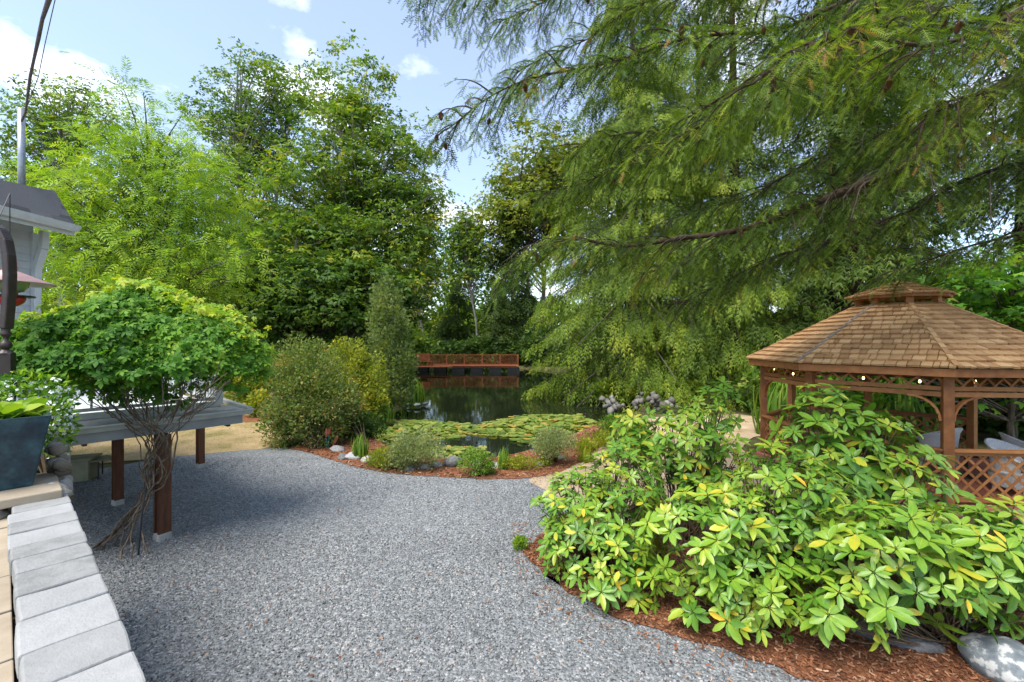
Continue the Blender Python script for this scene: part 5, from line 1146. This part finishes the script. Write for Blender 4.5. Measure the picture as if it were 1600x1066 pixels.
def conifer(name, label, base, H, rad, z0, nlimb, per, mat, seed, ssize, droop=.5, upt=.25, trunk_r=.3, bark='bark', group=None, az=None, cone=.8, hang=.5, tshift=0.0, tm=None):
    base = Vector(base); t = empty(name, base, label, 'tree', group); r = np.random.default_rng(seed)
    MB().tube([base + Vector((0, 0, -.2)), base + Vector((.1, 0, H * .5)), base + Vector((0, 0, H))], [trunk_r * 1.1, trunk_r * .6, .03], 10).build('trunk', M[bark], t, smooth=True)
    zs_ = z0 + (H - z0) * r.uniform(0, 1, nlimb) ** 1.15; a = r.uniform(*(az or (0, 2 * math.pi)), nlimb); f = (zs_ - z0) / (H - z0)
    Ln = rad * (1 - f) ** cone * r.uniform(.72, 1.12, nlimb) + .25
    Ps, Xs, Ts, Ss = [], [], [], []; lm = MB()
    for i in range(nlimb):
        o = np.array([math.cos(a[i]), math.sin(a[i]), 0]); sd = np.array([-o[1], o[0], 0]); b = np.array(base) + np.array([0, 0, zs_[i]]); L_ = Ln[i]; k = max(4, int(per * L_)); tt = r.uniform(.12, 1, k) ** .75
        dz = -droop * L_ * tt ** 1.4 + upt * L_ * tt ** 3.2; lat = r.normal(0, .22, k) * L_ * (1.08 - tt) + r.normal(0, .05, k)
        p = b + o * (tt * L_)[:, None] + sd * lat[:, None] + np.array([0, 0, 1]) * (dz - np.abs(lat) * .35 - r.uniform(0, .22, k) * hang * ssize * 2)[:, None]
        Ps.append(p); Xs.append(o * .75 + sd * np.sign(lat)[:, None] * .55 + np.array([0, 0, -hang]) + r.normal(0, .3, (k, 3))); Ts.append(.38 + tshift + .14 * r.normal() + .16 * (tt > .8) + r.normal(0, .13, k)); Ss.append(ssize * r.uniform(.6, 1.3, k))
        if i % 2 == 0:
            q = [Vector(b + o * L_ * s_ + np.array([0, 0, -droop * L_ * s_ ** 1.4 + upt * L_ * s_ ** 3.2])) for s_ in (0, .3, .6, .9)]; r0 = .012 + .008 * L_; lm.tube(q, [r0, r0 * .7, r0 * .45, r0 * .2], 4, cap=False)
    lm.build('limbs', M[bark], t)['kind'] = 'stuff'
    P = np.concatenate(Ps); X = np.concatenate(Xs); T_ = np.clip(np.concatenate(Ts), 0, 1); S_ = np.concatenate(Ss)
    k = P[:, 2] > base.z + .1
    scat('crown', tm or T_CED, P[k], X[k], np.array([0, 0, 1.0]) + r.normal(0, .35, (k.sum(), 3)), S_[k], T_[k], mat, t); return t
G_ = 'broadleaf trees behind the pond'; C_ = 'conifers round the pond'
def lob(x, y, D, rx, ry, rz): return (tuple(pd(x, y, D)), (rx, ry, rz))
px2 = lambda w_, D: w_ / F * D
# the two tall maples
decid('maple_tree', 'tall thin crowned maple with pale trunks on the left bank', gp(400, 533 + 2006 / 38.0), 27, [lob(395, 250, 38, 5.4, 5, 9.4), lob(360, 330, 38, 4.6, 4, 6), lob(430, 160, 38, 3.8, 3.5, 4.8), lob(345, 190, 38, 2.6, 2.6, 3.6), lob(420, 420, 37, 6.5, 5, 6)], 640, 32, T_TWO, .27, M['leaf_maple'], 201, .42, 'palebark', .68, .36, G_, 3, (1, 0), .6, .04)
decid('maple_tree', 'tall full maple with yellowing top left of the sky gap', gp(545, 533 + 2006 / 33.0), 23.5, [lob(560, 300, 33, 6.2, 5, 7.4), lob(545, 165, 33, 3.9, 3.4, 4.0), lob(620, 300, 32, 4.0, 4, 5.2), lob(490, 330, 33, 4.6, 4, 6), lob(590, 410, 31, 5.2, 4, 4)], 800, 36, T_TWO, .27, M['leaf_maple'], 202, .38, 'palebark', .66, .30, G_, 1, (.6, 0), .55, .15)
decid('maple_tree', 'low spreading dark maple filling the space under the tall maples', gp(465, 533 + 2006 / 28.0), 11, [lob(440, 470, 27, 4.8, 3, 2.6), lob(370, 450, 28, 4.2, 3, 3.4), lob(520, 465, 27.5, 3.4, 3, 2.6), lob(480, 400, 29, 4.6, 3, 3.4), lob(600, 460, 29, 3.2, 3, 2.8)], 520, 34, T_TWO, .30, M['leaf_maple'], 203, .22, 'bark', .62, .42, G_, 2, (0, 0), .5, -.06)
decid('walnut_tree', 'bright lime feathery leaved tree beside the house', gp(235, 533 + 2006 / 19.0), 13.5, [lob(230, 330, 19, 4.0, 3.4, 3.4), lob(225, 220, 19, 1.9, 1.9, 2.3), lob(300, 415, 17.5, 2.6, 2, 1.5), lob(130, 400, 19, 2.6, 2.4, 2.4), lob(210, 440, 18, 3.2, 2.4, 1.5), lob(255, 300, 18, 3.0, 2.2, 2.4)], 760, 10, frond(5, T_NAR, .44, .38), .46, M['leaf_walnut'], 204, .20, 'bark', .62, .5, G_, 1, (0, 0), .42, .04)
decid('poplar_tree', 'thin grey green poplar rising behind the house roof', gp(95, 533 + 2006 / 46.0), 28, [lob(110, 190, 46, 5.2, 4, 3.8), lob(60, 240, 46, 3.8, 3, 4.6), lob(95, 320, 46, 6.2, 4, 5)], 260, 30, T_TWO, .36, M['leaf_maple'], 205, .35, 'palebark', .95, .6, G_, 2, (0, 0), .5, .12)
decid('autumn_maple', 'maple turning yellow behind the dark spruce', gp(840, 533 + 2006 / 58.0), 30, [lob(850, 300, 58, 7.5, 6, 8.6), lob(790, 345, 58, 4.4, 4, 6.4), lob(910, 290, 58, 7, 6, 8)], 640, 24, T_TWO, .48, M['leaf_maplefall'], 206, .4, 'bark', .95, .45, G_, 3, (0, 0), .4)
decid('alder_tree', 'slender pale trunked alder leaning over the dock', gp(672, 533 + 2006 / 53.0), 17, [lob(650, 420, 54, 3.2, 3, 5), lob(665, 360, 54, 2.6, 2.5, 3.6)], 210, 26, T_LOBE, .34, M['leaf_yellow'], 207, .16, 'palebark', .8, .5, G_, 1, (-3, 0))
decid('alder_tree', 'second slender alder behind the dock railing', gp(752, 533 + 2006 / 55.0), 18, [lob(735, 400, 56, 2.6, 3, 4.6), lob(728, 360, 56, 2.2, 2.5, 3.2)], 200, 24, T_LOBE, .34, M['leaf_maple'], 208, .17, 'palebark', .8, .5, G_, 1, (-2.2, 0), .45, .18)
for i, (lb, x, D, ty, wpx, mt, ts) in enumerate((('round hazy tree low in the sky gap', 705, 68, 345, 70, 'leaf_walnut', -.12), ('bushy tree far behind the tall maples', 620, 66, 360, 110, 'leaf_yellow', -.1), ('far bushy tree left of the tall maples', 300, 62, 330, 130, 'leaf_maple', .05), ('far bushy tree between poplar and walnut', 150, 64, 300, 150, 'leaf_maple', 0), ('far tree behind the walnut crown', 30, 60, 330, 150, 'leaf_maple', .1), ('far bushy tree behind the tall maple trunks', 470, 60, 330, 150, 'leaf_maple', -.05), ('far bushy tree behind the dock end', 790, 70, 380, 100, 'leaf_maple', .02))):
    H = EYE + (533 - ty) / F * D; rx = px2(wpx / 2, D)
    decid('bushy_tree', lb, gp(x, 533 + 2006 / D), H, [((px2(x - 800, D), D, H * .55), (rx, rx * .8, H * .45)), ((px2(x - 800, D) + rx * .3, D, H * .25), (rx * 1.15, rx * .8, H * .27))], 220, 24, T_DIA, .66, M[mt], 220 + i, .25, 'bark', 1.2, .55, 'far trees behind the pond', 1, (0, 0), .45, ts)
# conifers
conifer('spruce_tree', 'dark spruce behind the right end of the dock', gp(800, 533 + 2006 / 57.0), 24, 4.4, .8, 170, 14, M['leaf_darkfir'], 301, .95, .45, .2, .3, group=C_)
conifer('spruce_tree', 'dark young spruce right above the dock railing', gp(772, 533 + 2006 / 54.0), 10.5, 2.8, .4, 120, 15, M['leaf_darkfir'], 302, .70, .4, .2, .2, group=C_, tshift=.08)
conifer('spruce_tree', 'dark spruce hidden behind the dock alders', gp(715, 533 + 2006 / 60.0), 12, 4.0, .4, 120, 12, M['leaf_darkfir'], 303, .9, .4, .2, .2, group=C_, tshift=.05)
conifer('spruce_tree', 'tall dark fir standing between the tall maples', gp(520, 533 + 2006 / 42.0), 24, 3.6, 1, 160, 12, M['leaf_darkfir'], 304, .95, .4, .2, .3, group=C_)
conifer('cedar_tree', 'big bright drooping cedar leaning over the right pond bank', (6.6, 24.0, 0), 25, 6.0, .4, 470, 24, M['leaf_cedar'], 305, .40, .62, .12, .45, 'bark', C_, None, .55, 1.3, .04, T_CED)
conifer('cedar_tree', 'bright drooping cedar right of the big pond cedar', (10.6, 21.0, 0), 23, 4.8, 1.0, 320, 22, M['leaf_cedar'], 306, .40, .6, .12, .4, 'firbark', C_, None, .6, 1.3, -.02, T_CED)
conifer('fir_tree', 'tall dark fir behind the gazebo cupola', (15.2, 19.5, 0), 26, 5.2, 1.5, 250, 11, M['leaf_darkfir'], 307, .62, .5, .2, .45, 'firbark', C_, None, .6, .7, .16)
conifer('fir_tree', 'dark fir behind the right side of the gazebo', (19.5, 16.5, 0), 24, 5.4, 1.2, 250, 11, M['leaf_darkfir'], 308, .60, .5, .2, .45, 'firbark', C_, None, .6, .7, .10)
conifer('fir_tree', 'tall fir far behind the drooping cedars', (14.5, 34, 0), 30, 5.6, 2, 220, 9, M['leaf_darkfir'], 309, .85, .45, .2, .5, 'firbark', C_, None, .7, .6, .12)
conifer('fir_tree', 'tall fir at the back right of the woods', (24, 29, 0), 30, 6, 2, 220, 9, M['leaf_darkfir'], 310, .9, .45, .2, .5, 'firbark', C_, None, .7, .6, .10)
conifer('fir_tree', 'tall straight fir behind the bright pond cedar', (10.5, 34, 0), 38, 5.4, 3, 220, 9, M['leaf_darkfir'], 321, .85, .45, .2, .5, 'firbark', C_, None, .5, .6, .14)
conifer('fir_tree', 'tall fir filling the gap above the gazebo', (18.5, 25, 0), 34, 5.6, 2, 220, 10, M['leaf_darkfir'], 322, .75, .45, .2, .5, 'firbark', C_, None, .5, .6, .08)
shrub('columnar_conifer', 'narrow upright blue green conifer on the left bank', gp(612, 638), [(pd(612, 590, 19)[:], (1.02, .95, 1.7)), (pd(608, 535, 19)[:], (.84, .8, 1.7)), (pd(603, 490, 19)[:], (.62, .6, 1.25)), (pd(630, 575, 19)[:], (.48, .6, 1.2)), (pd(600, 465, 19)[:], (.30, .3, .7))], 11000, T_SPR, .26, M['leaf_pine'], 311, 'tree', .35, 1.5, True, C_, 1.6, .4, .5)
decid('vine_maple', 'small green maple at the right edge behind the gazebo', (13.6, 11.8, 0), 6.5, [((13.3, 11.5, 3.9), (2.2, 1.4, 1.6)), ((12.4, 13.2, 2.2), (2.6, 1.4, 1.6)), ((15, 12, 2), (2, 1.4, 1.6))], 240, 26, T_LOBE, .19, M['leaf_vine'], 312, .09, 'bark', .42, .4, G_, 2, (0, 0), .5, -.12)
def under(name, lb, c, rad, n, tm, size, mat, seed): return shrub(name, lb, (c[0], c[1], 0), [((c[0], c[1], rad[2] * .55), rad)], n, tm, size, M[mat], seed, csp=.8)
for i, (lb, c, rad, mt) in enumerate((('dark thicket under the spruces behind the dock', (-3, 53.5, 0), (6, 2, 2.4), 'leaf_dark'), ('leafy thicket left of the dock', (-13.5, 50, 0), (5, 2.5, 3.2), 'leaf_maple'), ('dark thicket right of the dock', (6, 52, 0), (5, 2.5, 3.5), 'leaf_dark'),
      ('leafy thicket on the left bank behind the lawn', (-13, 27, 0), (4, 2, 2.2), 'leaf_maple'), ('dark thicket at the foot of the tall maples', (-18.5, 30, 0), (5, 2.4, 3), 'leaf_dark'), ('leafy thicket beside the walnut tree', (-23, 24, 0), (5, 2.4, 3), 'leaf_maple'),
      ('green thicket behind the gazebo', (12.5, 17, 0), (3.4, 1.6, 1.8), 'leaf_maple'), ('dark thicket right behind the gazebo', (17, 14.5, 0), (3.6, 1.6, 1.9), 'leaf_dark'), ('low green thicket under the pond cedar', (8.8, 19.6, 0), (2.6, 1.0, .75), 'leaf_cedar'), ('bushes beneath the columnar conifer', (-7.9, 24, 0), (1.8, 1.4, 1.3), 'leaf_maple'))):
    under('thicket', lb, c, rad, 4800, T_TWO, .17 + .006 * c[1], mt, 400 + i)
# ------------------------------------------------------------------ distant woods that close the horizon
r = np.random.default_rng(55); n = 36000
ang = r.uniform(R(-15), R(195), n); rad_ = r.uniform(74, 100, n); hx = np.array([11 + 4.5 * mnoise.noise(Vector((math.cos(a) * 7, math.sin(a) * 7, 1))) + 2.5 * mnoise.noise(Vector((math.cos(a) * 25, math.sin(a) * 25, 5))) for a in ang])
P = np.stack([rad_ * np.cos(ang), rad_ * np.sin(ang), hx * r.uniform(0, 1, n) ** .8 * (.75 + .25 * (rad_ - 74) / 26)], 1)
scat('far_woods', T_DIA, P, r.normal(size=P.shape), r.normal(size=P.shape) + np.array([0, -.3, 1]), r.uniform(1.0, 2.0, n), np.clip(r.normal(.4, .2, n), 0, 1), M['leaf_maple'])

# ------------------------------------------------------------------ the near fir whose limbs hang over the view
def needle_tm(k=30, seed=0, ln=.20):
    wd_ = (1.05 if k < 12 else .8) / k
    r = random.Random(seed); V, Fc = [], []
    V += [(0, -.012, 0), (0, .012, 0), (1, .004, 0), (1, -.004, 0)]; Fc.append((0, 1, 2, 3))
    for i in range(k):
        x = .03 + .95 * i / k; ph = r.uniform(-.5, .5) + (0 if i % 2 else math.pi); l = ln * (1.05 - .35 * x) * r.uniform(.85, 1.1); fw = .62 + r.uniform(-.1, .1) + .25 * x
        dy, dz = math.cos(ph), math.sin(ph) * .7 + .25; b = len(V)
        V += [(x, .006 * dy + .0, 0), (x + wd_, 0, .008), (x + l * fw, l * dy * .85, l * dz * .55)]; Fc.append((b, b + 1, b + 2))
    return V, Fc
TN = needle_tm(16, 1, .27); TNF = needle_tm(10, 2, .30)
nf = empty('douglas_fir', (8.6, 4.0, 0), 'near fir whose drooping needle branches hang over the right half', 'tree')
MB().tube([(8.6, 4.0, -.2), (8.6, 4.0, 6), (8.5, 4.1, 14), (8.5, 4, 24)], [.52, .44, .3, .05], 14).build('trunk', M['firbark'], nf, smooth=True)
LIMBS = [  # photo pixel, pixel, depth along each limb; droop length; first bare share
 ([(2000, 20, 4.6), (1760, 70, 5.0), (1600, 140, 5.3), (1470, 215, 5.4), (1340, 285, 5.5), (1210, 340, 5.7), (1090, 370, 6.0), (980, 380, 6.3), (880, 375, 6.6), (825, 385, 6.8)], .085, .95, .30),
 ([(2100, -420, 4.6), (1700, -160, 4.8), (1450, -40, 4.8), (1200, 40, 4.7), (1000, 85, 4.7), (860, 120, 4.8), (770, 150, 4.9), (700, 190, 5.0)], .034, .62, .1),
 ([(2000, -700, 5), (1500, -330, 5.2), (1200, -180, 5.3), (950, -90, 5.4), (780, -30, 5.5), (650, 0, 5.6)], .045, .55, .1),
 ([(2100, -160, 3.6), (1800, -40, 3.3), (1560, 20, 3.1), (1400, 50, 3.0), (1280, 85, 2.95), (1190, 130, 2.95)], .03, .50, .12),
 ([(2000, 250, 6), (1750, 240, 6.5), (1560, 270, 7), (1400, 330, 7.4), (1280, 390, 7.8), (1170, 430, 8.2), (1060, 470, 8.6)], .034, 1.0, .15),
 ([(2000, -100, 5.6), (1650, -20, 6.2), (1400, 80, 6.6), (1200, 170, 7), (1050, 235, 7.4), (930, 270, 7.7), (860, 300, 7.9)], .034, .9, .1),
 ([(2000, -500, 6), (1600, -260, 6.3), (1300, -110, 6.5), (1080, -10, 6.6), (920, 60, 6.8), (820, 110, 6.9)], .034, .8, .1),
 ([(2000, -260, 4.2), (1700, -110, 4.1), (1500, -20, 4.0), (1350, 60, 4.0), (1220, 130, 4.0), (1120, 190, 4.1), (1040, 240, 4.3)], .04, .65, .1),
 ([(2000, 60, 5.2), (1720, 90, 6), (1520, 150, 6.8), (1350, 220, 7.4), (1180, 300, 8), (1040, 350, 8.5)], .034, 1.0, .12),
 ([(2100, -800, 5.5), (1700, -480, 6), (1350, -250, 6.3), (1100, -120, 6.6), (900, -20, 6.9), (790, 30, 7.1)], .034, .7, .1),
 ([(2000, 330, 7), (1760, 340, 7.6), (1600, 360, 8.2), (1480, 400, 8.8), (1380, 430, 9.4)], .045, .9, .12),
 ([(2000, -60, 4.3), (1750, 30, 4.2), (1600, 90, 4.2), (1500, 160, 4.2), (1420, 220, 4.3)], .035, .7, .2),
 ([(2000, -330, 5.2), (1650, -120, 5.6), (1420, 0, 5.9), (1250, 90, 6.1), (1100, 160, 6.3), (990, 210, 6.5), (900, 235, 6.7)], .035, .8, .1),
 ([(2000, -40, 6.4), (1700, 120, 7.2), (1500, 220, 7.8), (1330, 290, 8.3), (1200, 350, 8.8), (1100, 400, 9.2), (1010, 430, 9.6)], .035, 1.05, .1),
]
coneme = MB()
for i in range(9):
    z = -i / 8 * .075; rr_ = .016 * math.sin(math.pi * (.12 + .8 * i / 8)) + .004; coneme.lathe((0, 0, 0), [(rr_ * .6, z), (rr_ * 1.15, z - .006), (rr_ * .7, z - .009)], 8)
CONE = coneme.mesh('cone', True); CONE.materials.append(M['cone'])
conespots = []; ntw = 0
def grow(p, d, ln, nseg, sag, rr, wig):
    pts = [p]; q = p.copy(); d = d.normalized()
    for k in range(nseg):
        d = (d + up * (-sag) + Vector((rr.uniform(-wig, wig), rr.uniform(-wig, wig), rr.uniform(-wig, wig) * .5))).normalized(); q = q + d * ln / nseg; pts.append(q.copy())
    return pts
def along(pts, f):
    f = min(max(f, 0), .9999) * (len(pts) - 1); k = int(f); return pts[k].lerp(pts[k + 1], f - k), (pts[k + 1] - pts[k]).normalized()
for li, (pl_, r0, dl, bare) in enumerate(LIMBS):
    P0 = cat([pd(*q) for q in pl_], 2); P0 = [q + Vector([mnoise.noise(q * .9 + Vector((li * 5.1, k * 7.7, 0))) for k in range(3)]) * .22 for q in P0]; seg = [0.0]
    for a, b in zip(P0[:-1], P0[1:]): seg.append(seg[-1] + (b - a).length)
    Lt = seg[-1]; lm = MB(); lm.tube(P0, [r0 * (1 - .9 * s_ / Lt) + .004 for s_ in seg], 8)
    limb = lm.build('limb', M['firbark'], nf, smooth=True)
    rr = random.Random(900 + li); TP, TX, TZ, TS, TT = [], [], [], [], []; bl = MB(); s_ = Lt * bare; side = 1; dead = MB()
    while s_ < Lt:
        j = max(0, min(len(P0) - 2, int(np.searchsorted(seg, s_)) - 1)); p = P0[j].lerp(P0[j + 1], (s_ - seg[j]) / max(1e-6, seg[j + 1] - seg[j])); tg = (P0[j + 1] - P0[j]).normalized(); sd = tg.cross(up).normalized() * side; side = -side
        tail = s_ / Lt; L2 = dl * 1.4 * rr.uniform(.6, 1.25) * (1.05 - .5 * tail); s_ += .070
        if abs(p.x) > p.y * 1.3 + .7: continue
        d = tg * rr.uniform(.35, .9) + sd * rr.uniform(.35, 1.0) + up * rr.uniform(-.25, .6)
        deadb = rr.random() < ((.42 if li == 0 else .27) if tail < .6 else .05)
        b2 = grow(p, d, L2, 8, .13, rr, .10)
        (dead if deadb else bl).tube(b2, [.009 * (1 - k / 9) + .002 for k in range(9)], 4, cap=False)
        if deadb:
            for k in range(10):
                q, bd = along(b2, rr.uniform(.2, 1)); dv = grow(q, bd + Vector((rr.uniform(-1, 1), rr.uniform(-1, 1), rr.uniform(-1.2, .1))), rr.uniform(.1, .35), 3, .2, rr, .3)
                dead.tube(dv, [.0035, .0026, .002, .0012], 3, cap=False)
            continue
        bt = rr.gauss(.50 if pl_[3][2] < 4.5 else .38, .16); n3 = max(4, int(L2 / .098)); sg3 = 1  # deep shade put into the needle tint: limbs farther off are darker
        for k in range(n3 + 1):
            f = .12 + .88 * k / n3; q, bd = along(b2, f); lat = bd.cross(up); lat = lat.normalized() if lat.length > 1e-3 else Vector((1, 0, 0)); sg3 = -sg3
            if k == n3: dr = bd
            else: dr = bd * rr.uniform(.4, .9) + lat * sg3 * rr.uniform(.35, 1.0) + up * rr.uniform(-.55, .1)
            L3 = rr.uniform(.14, .36) * (1.15 - .5 * f); b3 = grow(q, dr, L3, 4, .14, rr, .12)
            bl.tube([b3[0], b3[4]], [.0028, .0012], 3, cap=False); t3 = bt + rr.gauss(0, .09); nt_ = max(2, int(L3 / .042)); s4 = 1
            for m_ in range(nt_ + 1):
                g_ = .15 + .85 * m_ / nt_; qq, dd_ = along(b3, g_); s4 = -s4
                l4 = dd_.cross(up); l4 = l4.normalized() if l4.length > 1e-3 else Vector((1, 0, 0))
                dn = dd_ if m_ == nt_ else dd_ * rr.uniform(.6, 1) + l4 * s4 * rr.uniform(.4, .9) + up * rr.uniform(-.3, .1)
                TP.append(qq[:]); TX.append(dn[:]); TZ.append((rr.gauss(0, .35), rr.gauss(0, .35), 1)); TS.append(rr.uniform(.085, .15) * (1.1 if m_ == nt_ else 1)); TT.append(min(1, max(0, t3 - .16 + .26 * f + rr.gauss(0, .10) + (.12 if m_ == nt_ else 0))))  # inner twigs darker: older needles, plus the bough's shade painted into the tint
        if rr.random() < .15: conespots.append(along(b2, rr.uniform(.4, 1))[0])
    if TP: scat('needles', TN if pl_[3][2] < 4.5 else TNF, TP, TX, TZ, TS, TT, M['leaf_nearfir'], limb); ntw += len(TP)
    bl.build('branchlets', M['firbark'], limb)['kind'] = 'stuff'
    if dead.v: dead.build('dead_twigs', M['deadtwig'], limb)['kind'] = 'stuff'
for i, c in enumerate(conespots[:90]): put('cone', CONE, c, random.uniform(.9, 1.25), (random.uniform(-.3, .3), random.uniform(-.3, .3), 0), M['cone'], nf)
print('twigs', ntw, 'cones', len(conespots))
print('TRIS', sum(sum(len(p.vertices) - 2 for p in o.data.polygons) if len(o.data.polygons) < 3000 else len(o.data.loops) - 2 * len(o.data.polygons) for o in bpy.data.objects if o.type == 'MESH'), 'OBJ', len(bpy.data.objects))
